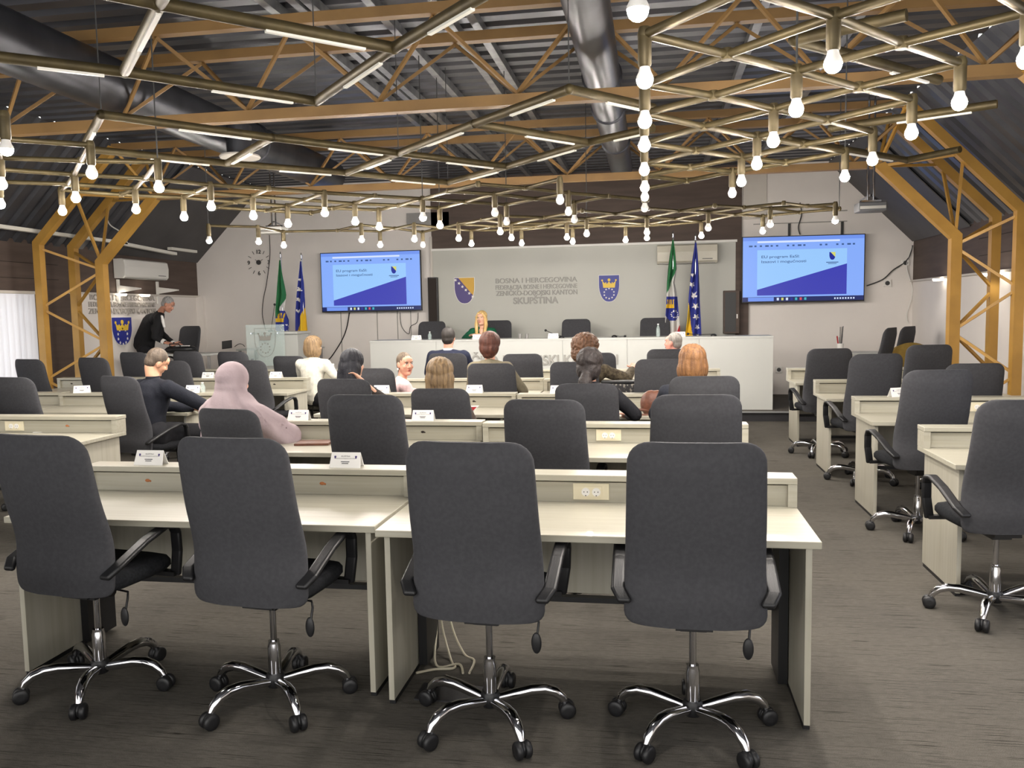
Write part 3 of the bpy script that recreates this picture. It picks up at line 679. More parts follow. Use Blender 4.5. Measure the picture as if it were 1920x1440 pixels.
def state_shield(label, loc, rz, w, h, parent=None):
    t = thing('wall_shield', label, 'emblem', loc, rz) if label else None
    p = t if t else parent; out = shield_outline(w, h)
    b = MB(); flat(b, out, .010); b.build('shield_field', M['violet'], p)
    b = MB(); flat(b, shield_outline(w*1.05, h*1.03), .006); b.build('rim', M['starw'], p)
    # ochre upper right part: right outline down to where the diagonal leaves
    right = [(x, z) for x, z in out if x > 0 and z > -h*.17]
    tri = [(-w*.30, h/2)]+right+[(w*.44, -h*.20)]
    b = MB(); flat(b, tri, .015); b.build('ochre_field', M['ochre'], p)
    b = MB()
    for k in range(6):
        u = k/5; flat(b, star(-w*.44+u*w*.86, h*.42-u*h*.66, w*.085, .3), .019)
    b.build('stars', M['starw'], p); return t
s_ = at(871, 545, Y=YB-.05); state_shield('violet and ochre state shield with white stars on the board, left of the lettering', (s_.x, YB-.045, s_.z), 0, .37, .47)
s_ = at(1142, 541, Y=YB-.05); canton_shield('blue shield with yellow crown on the board, right of the lettering', (s_.x, YB-.045, s_.z), 0, .36, .47)
s_ = at(228, 621, X=XL); canton_shield('blue shield with yellow crown on the left side wall', (XL+.005, s_.y, s_.z), PI/2, .52, .46)
RX = (PI/2, 0, 0)
t = thing('wall_lettering', 'grey raised lettering in four lines on the white board behind the speaker', 'lettering', (0, 0, 0))
for body, px, py, size, w, bo in (('BOSNA I HERCEGOVINA', 1005, 529.5, .125, 1.50, .002), ('FEDERACIJA BOSNE I HERCEGOVINE', 1005, 541.5, .115, 1.50, .001), ('ZENIČKO-DOBOJSKI KANTON', 1005.5, 553, .12, 1.50, .003), ('SKUPŠTINA', 1004.5, 569, .165, .83, .005)):
    a = at(px, py, Y=YB-.05); text('lettering_line', body, size, M['letter'], (a.x, YB-.05, a.z), RX, t, extr=.01, bold=bo, width=w)
t = thing('wall_lettering', 'pale raised lettering in three lines on the left side wall', 'lettering', (0, 0, 0))
for body, py, size, w in (('BOSNA I HERCEGOVINA', 563, .115, 1.75), ('FEDERACIJA BOSNE I HERCEGOVINE', 575.5, .115, 1.8), ('ZENIČKO-DOBOJSKI KANTON', 588, .125, 1.8)):
    a = at(232, py, X=XL); text('lettering_line', body, size, mat('pale_letters', (178, 172, 165), .5), (XL+.012, a.y, a.z), (PI/2, 0, PI/2), t, extr=.01, bold=.002, width=w)
# ---------------------------------------------------------------- televisions
def tv(label, pc, w, h, Y, rz=0, tilt=0):
    c = at(*pc, Y=Y); t = thing('television', label, 'television', c, rz); t.rotation_euler = (tilt, 0, rz)
    MB().box(-w/2, w/2, 0, .05, -h/2, h/2).box(-w/8, w/8, .05, .235, -h/6, h/6).build('housing', M['black'], t, bevel=.004)
    W2, H2 = w-.03, h-.035
    U = lambda u, v: (-W2/2+u*W2, H2/2-v*H2+.003)
    def pan(name, poly, mt, y, par):
        b = MB(); b.prism([U(*p) for p in poly], lambda a, q: (a, -y, q), lambda a, q: (a, -y+.001, q)); return b.build(name, M[mt], par)
    R = lambda a, b, c, d: [(a, b), (c, b), (c, d), (a, d)]
    s = pan('screen', R(0, 0, 1, 1), 's_bg', .002, t)
    pan('tab_bar', R(0, 0, 1, .055), 's_top', .0035, s); pan('toolbar', R(.02, .10, .97, .175), 's_bg', .0035, s); pan('address_bar', R(.12, .062, .8, .09), 's_white', .0035, s)
    pan('task_bar', R(0, .93, 1, 1), 's_task', .0035, s); pan('search_box', R(.045, .935, .26, .995), 's_top', .0045, s)
    for i, c_ in enumerate(('s_white', 's_yel', 's_white', 's_blue', 's_grn', 's_red', 's_grn')): pan('task_icon', R(.285+i*.038, .945, .303+i*.038, .985), c_, .0045, s)
    for i in range(8): pan('tray_icon', R(.76+i*.022, .955, .772+i*.022, .98), 's_white', .0045, s)
    for i in range(20):
        if i not in (6, 11, 12, 15): pan('tool_icon', R(.05+i*.045, .125, .05+i*.045+(.018 if i % 3 else .03), .15), 's_text', .0045, s)
    sl = pan('slide', R(.12, .20, .86, .905), 's_slide', .004, s)
    pan('slide_wedge', [(.12, .815), (.86, .435), (.86, .905), (.12, .905)], 's_purple', .0055, sl)
    for body, v, ww in (('EU program EaSI:', .325, .315), ('Izazovi i mogućnosti', .40, .37)):
        a = U(.155+ww/2, v); text('slide_text', body, .062, M['s_text'], (a[0], -.007, a[1]), RX, sl, bold=.0006, width=ww*W2)
    cx, cz = U(.74, .315); k = MB(); ou = [(cx+x, cz+z) for x, z in shield_outline(.10, .13)]
    k.prism(ou, lambda a, q: (a, -.0065, q), lambda a, q: (a, -.005, q)); k.build('slide_emblem', M['s_blue'], sl)
    k = MB(); k.prism([(cx-.03, cz+.065), (cx+.05, cz+.065), (cx+.048, cz-.02)], lambda a, q: (a, -.0075, q), lambda a, q: (a, -.006, q)); k.build('slide_emblem_yellow', M['s_yel'], sl)
    pan('slide_caption', R(.69, .405, .79, .417), 's_text', .006, sl); pan('slide_caption', R(.705, .428, .775, .437), 's_text', .006, sl)
    return t
tv('large lit television left on the back wall showing the slide beside the clock', (694.5, 528), 1.96, 1.11, 14.95, D(-1.5), D(0))
tv('large lit television right on the back wall showing the slide', (1505.5, 504), 2.03, 1.13, 14.95, D(3), D(0))
# clock: loose numerals and ticks round a dark disc
c = at(485, 492, Y=YB-.02); t = thing('wall_clock', 'frameless wall clock of loose black numerals and ticks round a dark disc', 'clock', (c.x, YB-.012, c.z))
MB().lathe((0, -.01, 0), [(.045, .012), (.048, 0), (.045, -.012)], 24, 'Y').build('hub_disc', M['darkline'], t)
for n, a in (('12', 0), ('3', 90), ('6', 180), ('9', 270)):
    r = .205; text('numeral', n, .105, M['darkline'], (r*math.sin(D(a)), -.008, r*math.cos(D(a))-.038), RX, t, extr=.004, bold=.002)
for k in range(12):
    if k % 3: a = D(30*k); MB().bar((.18*math.sin(a), -.006, .18*math.cos(a)), (.245*math.sin(a), -.006, .245*math.cos(a)), .008, .008, (0, 1, 0)).build('hour_mark', M['darkline'], t)
MB().bar((0, -.02, 0), (.09, -.02, .055), .008, .004, (0, 1, 0)).build('minute_hand', M['darkline'], t)
MB().bar((0, -.02, 0), (-.065, -.02, .055), .008, .004, (0, 1, 0)).build('hour_hand', M['darkline'], t)
# ---------------------------------------------------------------- flags
def instar(x, y, cx, cy, r):
    p = star(cx, cy, r); c = False; j = 9
    for i in range(10):
        if (p[i][1] > y) != (p[j][1] > y) and x < (p[j][0]-p[i][0])*(y-p[i][1])/(p[j][1]-p[i][1])+p[i][0]: c = not c
        j = i
    return c
def flag(label, px, ytop, edges, cls, Y, mats):
    a = at(px, ytop-3, Y=Y); b = at(px, 640, Y=Y)
    t = thing('flag', label, 'flag', (a.x, Y, .33))
    MB().tube([(0, 0, 0), (0, 0, a.z-.33)], .013, 10).build('pole', M['chrome'], t, smooth=True)
    MB().lathe((0, 0, a.z-.33), [(.01, 0), (.022, .02), (.012, .05), (.02, .065), (.003, .13)], 12).build('finial', M['chrome'], t, smooth=True)
    MB().lathe((0, 0, 0), [(.2, 0), (.2, .015), (.05, .03)], 24).build('foot', M['black'], t)
    b = MB(); nu, nv = 34, 150; y0, y1 = edges[0][0], edges[-1][0]; vs = []
    for j in range(nv+1):
        y = y0+(y1-y0)*j/nv
        for k in range(len(edges)-1):
            if edges[k][0] <= y <= edges[k+1][0]: q = (y-edges[k][0])/(edges[k+1][0]-edges[k][0]); l = edges[k][1]+q*(edges[k+1][1]-edges[k][1]); r = edges[k][2]+q*(edges[k+1][2]-edges[k][2]); break
        for i in range(nu+1):
            u = i/nu; x = l+(r-l)*u; p = at(x, y, Y=Y); fold = .05*math.sin(u*PI*3.2+y*.03)*min(1, (j+5)/40)
            vs.append((p.x-a.x, -.03+fold, p.z-.33))
    fs = []; mi = []
    for j in range(nv):
        for i in range(nu):
            fs.append((j*(nu+1)+i, j*(nu+1)+i+1, (j+1)*(nu+1)+i+1, (j+1)*(nu+1)+i))
            y = y0+(y1-y0)*(j+.5)/nv
            for k in range(len(edges)-1):
                if edges[k][0] <= y <= edges[k+1][0]: q = (y-edges[k][0])/(edges[k+1][0]-edges[k][0]); l = edges[k][1]+q*(edges[k+1][1]-edges[k][1]); r = edges[k][2]+q*(edges[k+1][2]-edges[k][2]); break
            mi.append(cls(l+(r-l)*(i+.5)/nu, y))
    b.add(vs, fs); b.mi = mi; o = b.build('cloth', [M[m] for m in mats], t, smooth=True)
    sd = o.modifiers.new('thickness', 'SOLIDIFY'); sd.thickness = .006
    return t
def side(x, y, p, q): return (q[0]-p[0])*(y-p[1])-(q[1]-p[1])*(x-p[0])
def bih(stars, p, q):
    def f(x, y):
        for c in stars:
            if instar(x, y, *c): return 2
        return 1 if side(x, y, p, q) < 0 else 0
    return f
flag('blue and yellow starred flag hanging right of the left lectern', 565, 490, [(490, 563.5, 566), (530, 560, 570), (575, 558, 571), (620, 556, 578), (668, 560, 580), (760, 561, 581)],
     bih([(563.5, 524, 3.5), (564, 543, 6), (562, 562, 5.5), (560, 583, 4)], (574, 566), (557, 624)) if True else None, 14.5, ['fblue', 'fyellow', 'starw'])
flag('blue and yellow starred flag, rightmost of the right pair', 1304, 455, [(455, 1303, 1305.5), (500, 1297, 1309), (560, 1291, 1312), (600, 1288, 1314), (634, 1284, 1315), (720, 1283, 1317)],
     bih([(1298, 516, 4), (1297, 534, 7), (1301, 554, 8), (1304, 574, 6.5), (1305, 594, 6.5), (1307, 613, 6), (1308, 630, 5)], (1300, 640), (1289, 556)), 14.5, ['fblue', 'fyellow', 'starw'])
def can(cx, cy, cw, yg, yr):
    def f(x, y):
        if side(x, y, *yg) < 0: return 0
        dx, dy = x-cx, y-cy
        if abs(dx) < cw and -24 < dy < 22-max(0, abs(dx)-cw*.4)*1.4:
            if -19 < dy < -2 and -cw*.9 < dx < cw*.25 and (dy > -9 or int((dx+40)*.55) % 2): return 3
            for k in range(10):
                a = k*PI/5
                if (dx-cw*.35-6*math.cos(a))**2+(dy-9-6*math.sin(a))**2 < 1.6: return 4
            return 2
        if side(x, y, *yr) > 0: return 5
        return 1
    return f
flag('green white and red flag with a crowned shield behind the glass lectern', 526, 488, [(488, 524.5, 527), (520, 522.5, 531), (553, 521.5, 536), (580, 520, 532), (600, 520, 542), (625, 519, 544), (700, 519, 545)],
     can(531, 606, 13, ((521, 593), (538, 552)), ((520, 700), (560, 640))), 14.5, ['green', 'fwhite', 'fblue', 'fyellow', 'starw', 'red'])
flag('green white and red flag with a crowned shield, left of the right pair', 1262, 450, [(450, 1260.5, 1263), (480, 1256, 1266), (505, 1253, 1268), (530, 1251, 1264), (556, 1250, 1270), (600, 1247, 1274), (634, 1249, 1276), (720, 1249, 1278)],
     can(1260, 580, 14, ((1250, 552), (1268, 504)), ((1262, 640), (1276, 606))), 14.5, ['green', 'fwhite', 'fblue', 'fyellow', 'starw', 'red'])
# ---------------------------------------------------------------- dais
def dais():
    t = thing('dais_desk', 'long pale grey presidium desk across the stage with raised lettering', 'desk', (0, 12.9, .15))
    x0, x1 = -4.49, 1.785
    xs = [x0]+[at(px, 660, Y=12.9).x for px in (818, 1055, 1176, 1311)]+[x1]
    for a, b in zip(xs, xs[1:]): MB().box(a+.002, b-.002, 0, .03, 0, 1.08).build('front_panel', M['dais'], t)
    MB().box(x0, x1, -.01, .55, 1.08, 1.11).build('top_board', M['dais'], t)
    for x in (x0, x1-.03): MB().box(x, x+.03, .03, .5, 0, 1.08).build('end_panel', M['dais'], t)
    MB().box(x0+.03, x1-.03, .28, .30, .45, 1.08).build('inner_panel', M['dais'], t)
    a = at(993, 684, Y=12.88); text('front_lettering', 'ZENIČKO-DOBOJSKI KANTON', .215, M['letter'], (a.x, -.012, a.z-.15), RX, t, extr=.01, bold=.004, width=2.74)
dais()
def card(px, py, label, Z=.911, w=.165, rz=0, Y=None, sc=1):
    if Y is None:                       # stand it in the middle of the shelf it belongs to
        q = at(px, py, Z=Z); dk = min(DESKS.values(), key=lambda d: abs(d.location.y+.63-q.y)*2+max(0, d.location.x-q.x, q.x-d.location.x-WD)*4)
        f = (Z-H)/(q.z-H) if q.z != H else 1; Yc = dk.location.y+.63; p = Vector((q.x*Yc/q.y, Yc-.03, Z)); p.x = min(max(p.x, dk.location.x+.1), dk.location.x+WD-.1)
    else: p = at(px, py, Y=Y)
    t = thing('name_card', label, 'name card', (p.x, p.y+.03, Z), rz, 'white folded name cards')
    h = .075*sc; w *= sc; d = .03*sc
    b = MB(); th = .0015
    for s_ in (-1, 1):
        b.add([(-w/2, s_*d, 0), (w/2, s_*d, 0), (w/2*.93, 0, h), (-w/2*.93, 0, h), (-w/2, s_*(d-th*2), 0), (w/2, s_*(d-th*2), 0), (w/2*.93, -s_*th*0, h-th*2), (-w/2*.93, 0, h-th*2)],
              [(0, 1, 2, 3), (4, 7, 6, 5), (0, 4, 5, 1), (1, 5, 6, 2), (2, 6, 7, 3), (3, 7, 4, 0)])
    b.build('folded_paper', M['paper'], t); tl = math.atan2(d, h)
    f = lambda z, o=.001: (0, -(d*(1-z/h))-o, z)
    rot = (PI/2-tl, 0, 0)
    text('print', 'SKUPŠTINA', .0095*sc, M['ink'], f(.053*sc), rot, t); text('print', 'ZENIČKO-DOBOJSKOG KANTONA', .0065*sc, M['ink'], f(.043*sc), rot, t)
    for z, ww in ((.028, .045), (.020, .035)):
        q = f(z*sc); MB().box(-ww/2, ww/2, q[1]-.0004, q[1]+.0002, z*sc, z*sc+.0035*sc).build('print_bar', M['ink'], t)
    for s_ in (-1, 1):
        for z, ww in ((.058, .010), (.052, .007)):
            q = f(z*sc-.004); MB().box(s_*.055*sc-ww/2*sc, s_*.055*sc+ww/2*sc, q[1]-.0004, q[1]+.0004, z*sc-.008*sc, z*sc).build('print_emblem', M['violet'], t)
    return t
for px, py, lab, rz in ((283, 863, 'on the nearest row shelf between the first two chairs', 0), (650, 872, 'on the nearest row shelf between second and third chairs', 0), (561, 781, 'on the second row shelf right of the hijab wearer', 0), (794, 784, 'on the second row shelf in front of the long brown hair', 0),
                    (363, 735, 'beyond the writing arm of the man in black', 0), (716, 736, 'below the pink jacket', 0), (890, 736, 'in front of the short red-haired person\'s chair', 0), (391, 707, 'left of the hijab wearer\'s head', 0), (518, 707, 'right of the hijab wearer\'s head', 0),
                    (154, 733, 'seen edge-on left of the writing man', .5), (617, 687, 'beside the white jacket sleeve', 0), (1048, 735, 'peeking out left of the dark ponytail\'s chair', 0), (1857, 798, 'on the nearest right block desk', 0), (1684, 741, 'on the second right block desk, half hidden by a chair', .4)):
    card(px, py, 'white folded name card '+lab, rz=rz)
def oncard(px, lab): 
    p = at(px, 634, Y=13.0); t = card(px, 634, 'white folded name card on the dais '+lab, Z=1.26, Y=13.0)
oncard(780, 'before the leftmost dark chair'); oncard(895, 'before the blond speaker'); oncard(1037, 'left of the middle chair'); oncard(1275, 'before the right flags')
# bottles, glasses, small things on the dais
def bottle(px, label, r=.03, h=.2, mt='glass'):
    p = at(px, 634, Y=13.15); t = thing('bottle', label, 'bottle', (p.x, 13.15, 1.26))
    MB().lathe((0, 0, 0), [(r*.9, 0), (r, .01), (r, h*.6), (r*.45, h*.82), (r*.4, h*.93)], 16).build('body', M[mt], t, smooth=True)
    MB().lathe((0, 0, h*.93), [(r*.48, 0), (r*.48, h*.07)], 12).build('cap', M['starw'], t)
bottle(806, 'clear water bottle on the dais in front of the leftmost dark chair', .03, .13); bottle(1234, 'clear water bottle on the dais in front of the right dark chair', .03, .2)
for px, lab in ((975, 'left'), (988, 'right')):
    p = at(px, 634, Y=13.15); tag(MB().lathe((p.x, 13.15, 1.26), [(.022, 0), (.03, .075), (.027, .075), (.019, .006)], 16).build('drinking_glass', M['steelp'], None, smooth=True), 'small dark drinking glass on the dais beside the speaker, %s of two' % lab, 'glass')
def mic(base, tip, label, Y, z=None, parent=None):
    a = at(*base, Y=Y); b = at(*tip, Y=Y); 
    t = thing('microphone', label, 'microphone', (a.x, Y, z)); a = a-Vector((a.x, Y, z)); b = b-Vector(t.location)
    MB().lathe((0, 0, 0), [(.045, 0), (.045, .02), (.02, .035)], 18).build('base', M['black'], t)
    m_ = (Vector((0, 0, .03))+b)/2; MB().tube([(0, 0, .03), m_+Vector((0, 0, -.01)), b], .005, 8).build('gooseneck', M['black'], t)
    MB().ell(b, (.02, .02, .02)).build('head', M['black'], t, smooth=True)
mic((1053, 636), (1023, 619.5), 'gooseneck microphone on the dais slanting left beside the middle chair', 13.1, 1.26)
mic((1152, 634), (1172, 630.5), 'low gooseneck microphone on the dais right of the middle chair', 13.1, 1.26)
mic((1338, 629), (1290, 626), 'low gooseneck microphone on the dais before the starred flag', 13.1, 1.26)
mic((846, 636), (835, 634), 'flat microphone on the dais left of the blond speaker', 13.1, 1.26)
# lectern
t = thing('lectern', 'white lectern with a clear glass front plate bearing an engraved shield', 'lectern', (0, 12.75, .33))
MB().box(-6.36, -5.68, .05, .5, 0, 1.06).box(-6.44, -5.66, .0, .55, 1.06, 1.10).build('body', M['dais'], t, bevel=.004)
g = MB().box(-6.52, -5.86, -.06, -.05, .55, 1.22).build('glass_plate', M['glass'], t)
for x in (-6.42, -5.96):
    for z in (.66, 1.08): MB().lathe((x, -.06, z), [(.012, .03), (.012, -.012)], 12, 'Y').build('stand_off', M['chrome'], t)
cx, cz = -6.19, .93; ol = shield_outline(.36, .46)
b = MB()
for p, q in zip(ol, ol[1:]+ol[:1]): b.bar((cx+p[0], -.066, cz+p[1]), (cx+q[0], -.066, cz+q[1]), .006, .004)
crown(b, cx, cz+.10, .22, .13, .068)
for k in range(10): a = k*PI/5; b.ell((cx+.08*math.sin(a), -.068, cz-.09+.08*math.cos(a)), (.012, .003, .012), None, 8, 4)
b.build('engraved_shield', M['letter'], g)
mic((508, 617), (515, 571), 'tall gooseneck microphone standing on the lectern', 12.95, 1.43)
# ---------------------------------------------------------------- wall equipment
def ac(name, label, loc, rz, w, h, mt, br=False):
    t = thing(name, label, 'air conditioner', loc, rz)
    pr = [(0, 0), (-.16, .0), (-.20, .04), (-.21, h*.6), (-.19, h-.02), (-.15, h), (0, h)]
    b = MB(); b.prism(pr, lambda a, c: (-w/2, a, c), lambda a, c: (w/2, a, c)); b.build('casing', M[mt], t, bevel=.006)
    MB().box(-w/2+.04, w/2-.04, -.18, -.14, -.004, .012).build('louvre', M['letter'], t)
    MB().box(w*.25, w*.42, -.214, -.205, h*.2, h*.23).build('badge', M['darkline'], t)
    if br:
        for x in (-w/2+.05, w/2-.1):
            b = MB(); b.box(x, x+.05, -.03, 0, -.42, -.02); b.add([(x, -.03, -.12), (x+.05, -.03, -.12), (x+.05, -.42, -.17), (x, -.42, -.17), (x, -.03, -.24), (x+.05, -.03, -.24), (x+.05, -.42, -.19), (x, -.42, -.19)], [(0, 1, 2, 3), (4, 7, 6, 5), (0, 3, 7, 4), (1, 5, 6, 2), (2, 6, 7, 3), (0, 4, 5, 1)])
            b.build('wall_bracket', M['acw'], t)
    return t
a, b = at(222, 505, X=XL+.1), at(305, 510, X=XL+.1)
ac('air_conditioner', 'white air conditioner with empty brackets on the brown left wall', (XL+.012, (a.y+b.y)/2, 2.36), PI/2, b.y-a.y, .32, 'acw', True)
a, b = at(1232, 477, Y=15.0), at(1345, 477, Y=15.0)
ac('air_conditioner', 'cream air conditioner on the back wall behind the right flags', ((a.x+b.x)/2, YB-.06, a.z-.17), 0, b.x-a.x, .33, 'acg')
a, b = at(1357, 545, Y=15.0), at(1386, 625, Y=15.0)
t = thing('wall_cabinet', 'dark grey upright wall cabinet left of the right television', 'cabinet', ((a.x+b.x)/2, YB-.06, b.z)); w, h = b.x-a.x, a.z-b.z
MB().box(-w/2, w/2, -.16, 0, 0, h).build('body', M['steelp' if 0 else 'brown'], t, bevel=.006); MB().box(-w/2+.02, w/2-.06, -.17, -.16, .03, h-.03).build('door', M['darkline'], t); MB().box(w/2-.05, w/2-.03, -.18, -.16, h*.35, h*.45).build('latch', M['starw'], t)
a, b = at(800, 520, Y=15.0), at(820, 604, Y=15.0)
t = thing('column_speaker', 'tall narrow black column speaker behind the leftmost dais chair', 'speaker', ((a.x+b.x)/2, YB-.05, b.z)); w, h = b.x-a.x, a.z-b.z
MB().box(-w/2, w/2, -.1, 0, 0, h).build('housing', M['black'], t, bevel=.006); MB().box(-w/2+.015, w/2-.015, -.106, -.1, .02, h-.02).build('grille', M['gap'], t)
def projector(name, label, pc, Y, w, mt, ztop):
    c = at(*pc, Y=Y); t = thing(name, label, 'projector', c)
    MB().box(-w/2, w/2, -w*.38, w*.38, -.055, .045).build('body', M[mt], t, bevel=.012)
    MB().lathe((-w*.25, w*.38, 0), [(.035, -.02), (.04, .03)], 16, 'Y').build('lens', M['black'], t)
    MB().box(-w*.45, w*.45, -w*.39, -w*.375, -.03, .0).build('vent', M['letter'], t)
    b = MB(); b.tube([(-.03, 0, .05), (-.03, 0, ztop-c.z)], .012, 8); b.tube([(.03, 0, .05), (.03, 0, ztop-c.z)], .012, 8); b.box(-w*.35, w*.35, -.03, .03, .05, .07)
    for s_ in (-1, 1): b.bar((0, 0, .13), (s_*w*.35, .05, .07), .02, .015)
    b.build('ceiling_mount', M['chrome'], t)
projector('projector', 'grey projector hanging from twin rods near the right sloping roof', (1632, 388), 9.6, .29, 'gapgrey', 4.16)
projector('projector', 'white projector with tangled cables hanging above the wall clock', (514, 432), 11.8, .34, 'acw', 4.16)
# wall switch boxes, sockets, cables
def wbox(px, py, w, h, label, Y=YB, name='wall_socket', cat='socket'):
    p = at(px, py, Y=Y); t = thing(name, label, cat, (p.x, Y, p.z)); MB().box(-w/2, w/2, -.035, 0, -h/2, h/2).build('plate', M['acw'], t, bevel=.004)
    MB().lathe((0, -.035, 0), [(w*.32, .001), (w*.32, -.004)], 16, 'Y').build('socket_face', M['darkline'], t)
wbox(1460, 693, .11, .11, 'white round wall socket at the right end of the dais'); wbox(1663, 531, .12, .12, 'small white switch box on the wall right of the right television'); wbox(1697, 493, .12, .09, 'small white cable box under the wall corner, right')
def cable(pts, r, mt, label, Y=None, cat='cable', Z=None, group=None):
    P = [at(*p, Y=Y) if Y else at(*p, Z=Z) for p in pts]; Q = []
    for i in range(len(P)-1):
        p0, p1, p2, p3 = P[max(i-1, 0)], P[i], P[i+1], P[min(i+2, len(P)-1)]
        for k in range(6):
            u = k/6; Q.append(.5*((2*p1)+(p2-p0)*u+(2*p0-5*p1+4*p2-p3)*u*u+(3*p1-p0-3*p2+p3)*u**3))
    Q.append(P[-1]); return tag(MB().tube(Q, r, 6).build('cable', M[mt], None, smooth=True), label, cat, group)
cable([(655, 586), (650, 615), (640, 640), (622, 668), (612, 678)], .011, 'black', 'black cable drooping from the left television to the floor', Y=YB-.03)
cable([(505, 440), (506, 480), (500, 530), (494, 560), (492, 590), (498, 618)], .007, 'black', 'thin black cable hanging from the projector past the clock to the lectern', Y=YB-.04)
cable([(750, 586), (753, 612), (766, 626), (770, 612), (782, 604), (784, 586)], .006, 'darkline', 'thin grey cable loop under the left television corner', Y=YB-.03)
cable([(1625, 536), (1655, 524), (1675, 506), (1695, 493), (1705, 480), (1711, 460)], .011, 'darkline', 'black cable running from the right television up to the wall corner', Y=YB-.03)
cable([(1710, 462), (1700, 500), (1711, 545), (1700, 590), (1703, 606)], .009, 'acw', 'white cable hanging down the wall above the sideways chairs', Y=YB-.03)
cable([(1500, 380), (1503, 402), (1497, 425), (1500, 440)], .01, 'black', 'black cable hanging above the right television', Y=YB-.03)
cable([(198, 400), (205, 420), (222, 432)], .01, 'acw', 'white cable arc below the left sloping roof', Y=11.4)
def floorcable(pts, label):
    P = [Vector(p) for p in pts]; Q = []
    for i in range(len(P)-1):
        p0, p1, p2, p3 = P[max(i-1, 0)], P[i], P[i+1], P[min(i+2, len(P)-1)]
        for k in range(6):
            u = k/6; Q.append(.5*((2*p1)+(p2-p0)*u+(2*p0-5*p1+4*p2-p3)*u*u+(3*p1-p0-3*p2+p3)*u**3))
    Q.append(P[-1]); tag(MB().tube(Q, .006, 6).build('floor_cable', M['cable'], None, smooth=True), label, 'cable')
fl = lambda x, y: tuple(at(x, y, Z=.008))
floorcable([(-1.06, 3.95, .42), (-1.05, 3.95, .15), fl(845, 1235), fl(852, 1252), fl(815, 1255), fl(780, 1262)], 'cream cable on the carpet looping lowest beneath the nearest desks')
floorcable([(-1.04, 3.96, .45), (-1.0, 3.95, .14), fl(870, 1225), fl(889, 1238), fl(880, 1262)], 'cream cable on the carpet with the widest loop beneath the nearest desks')
floorcable([(-1.05, 3.94, .40), (-1.06, 3.9, .12), fl(818, 1247), fl(860, 1245), fl(868, 1262)], 'cream cable on the carpet in the middle of the bundle beneath the nearest desks')
MBf = MB().box(-.01, .27, 0, .16, 0, .006).build('floor_box', M['step'], None); MBf.location = tuple(at(780, 1313, Z=0)); tag(MBf, 'square dark floor outlet lid between the two middle chairs', 'floor outlet')
# left wall fluorescent trunking under the sloping roof
for (a, b, lab) in (((-20, 422), (235, 456), 'long white lamp housing along the left wall top, at the picture edge'), ((225, 456), (328, 476), 'white lamp housing drooping above the left air conditioner'), ((318, 466), (366, 472), 'short white lamp housing nearest the left wall corner')):
    p, q = at(*a, X=XL+.36), at(*b, X=XL+.36); tag(MB().bar(p, q, .09, .05).build('lamp_housing', M['strip'], None, bevel=.005), lab, 'lamp housing', 'white lamp housings on the left wall')
# little downlights under both wall ledges
for px, py, x, lab in ((228, 549, XL+.12, 'left'), (272, 550, XL+.12, 'right')):
    p = at(px, py, X=x); o = tag(MB().lathe((p.x, p.y, 2.085), [(.07, -.02), (.08, 0), (.08, .012)], 20).build('downlight', M['downl'], None), 'lit downlight under the left wall ledge, %s of two above the side wall lettering' % lab, 'lamp', 'downlights under the wall ledges')
for px, py, lab in ((1508, 519, 'first'), (1850, 511, 'second'), (1870, 509, 'third')):
    p = at(max(px, 1780), py, X=XR-.1); 
    tag(MB().lathe((XR-.1, p.y if px > 1700 else 13.6, 2.055), [(.07, -.02), (.08, 0), (.08, .012)], 20).build('downlight', M['downl'], None), 'lit downlight under the right wall ledge, %s from the wall corner' % lab, 'lamp', 'downlights under the wall ledges')
def spot(loc, power):
    l = bpy.data.lights.new('downlight_beam', 'SPOT'); l.energy = power; l.spot_size = 2.2; l.spot_blend = .8; l.shadow_soft_size = .05; l.color = (1, .93, .85)
    o = bpy.data.objects.new('downlight_beam', l); COL.objects.link(o); o.location = loc
for px in (228, 272): p = at(px, 549, X=XL+.12); spot((p.x+.2, p.y, 2.05), 5)
spot((XR-.3, 13.6, 2.03), 5); spot((XR-.3, 11.6, 2.03), 5); spot((XR-.3, 10.9, 2.03), 5)
# ---------------------------------------------------------------- side tables and small props on the stage
def table(label, x0, x1, y0, y1, z0, h=.775):
    t = thing('table', label, 'table', ((x0+x1)/2, (y0+y1)/2, z0)); a, b = (x1-x0)/2, (y1-y0)/2
    MB().box(-a, a, -b, b, h-.03, h).build('tabletop', M['dais'], t, bevel=.003)
    for sx in (-1, 1):
        for sy in (-1, 1): MB().box(sx*(a-.05)-.02, sx*(a-.05)+.02, sy*(b-.05)-.02, sy*(b-.05)+.02, 0, h-.03).build('leg', M['steelp'], t)
    return t
table('white table at the left wall under the black bag', -8.35, -6.95, 12.3, 12.95, .33)
table('pale table by the left corner carrying a dark tablet', -7.4, -6.0, 14.0, 14.7, .33)
table('white table by the right side wall under the pen cup', 2.9, 3.95, 14.1, 14.75, .15)
p = at(425, 646, Y=14.3); t = thing('tablet', 'dark tablet leaning on the pale table by the left corner', 'tablet', (p.x, 14.3, 1.1055)); t.rotation_euler = (D(-14), D(-6), 0)
MB().box(-.1, .1, 0, .012, 0, .15).build('case', M['black'], t, bevel=.004); MB().box(-.09, .09, -.001, .001, .01, .14).build('screen', M['darkline'], t)
cable([(440, 650), (448, 645), (455, 646), (459, 650)], .006, 'black', 'short black cable arc on the pale table beside the tablet', Y=14.2)
p = at(1600, 668, Y=14.3); t = thing('pen_cup', 'white cup holding long pens on the right side table', 'cup', (3.03, 14.3, .925))
MB().lathe((0, 0, 0), [(.045, 0), (.055, .15), (.05, .15), (.042, .01)], 20).build('cup', M['starw'], t, smooth=True)
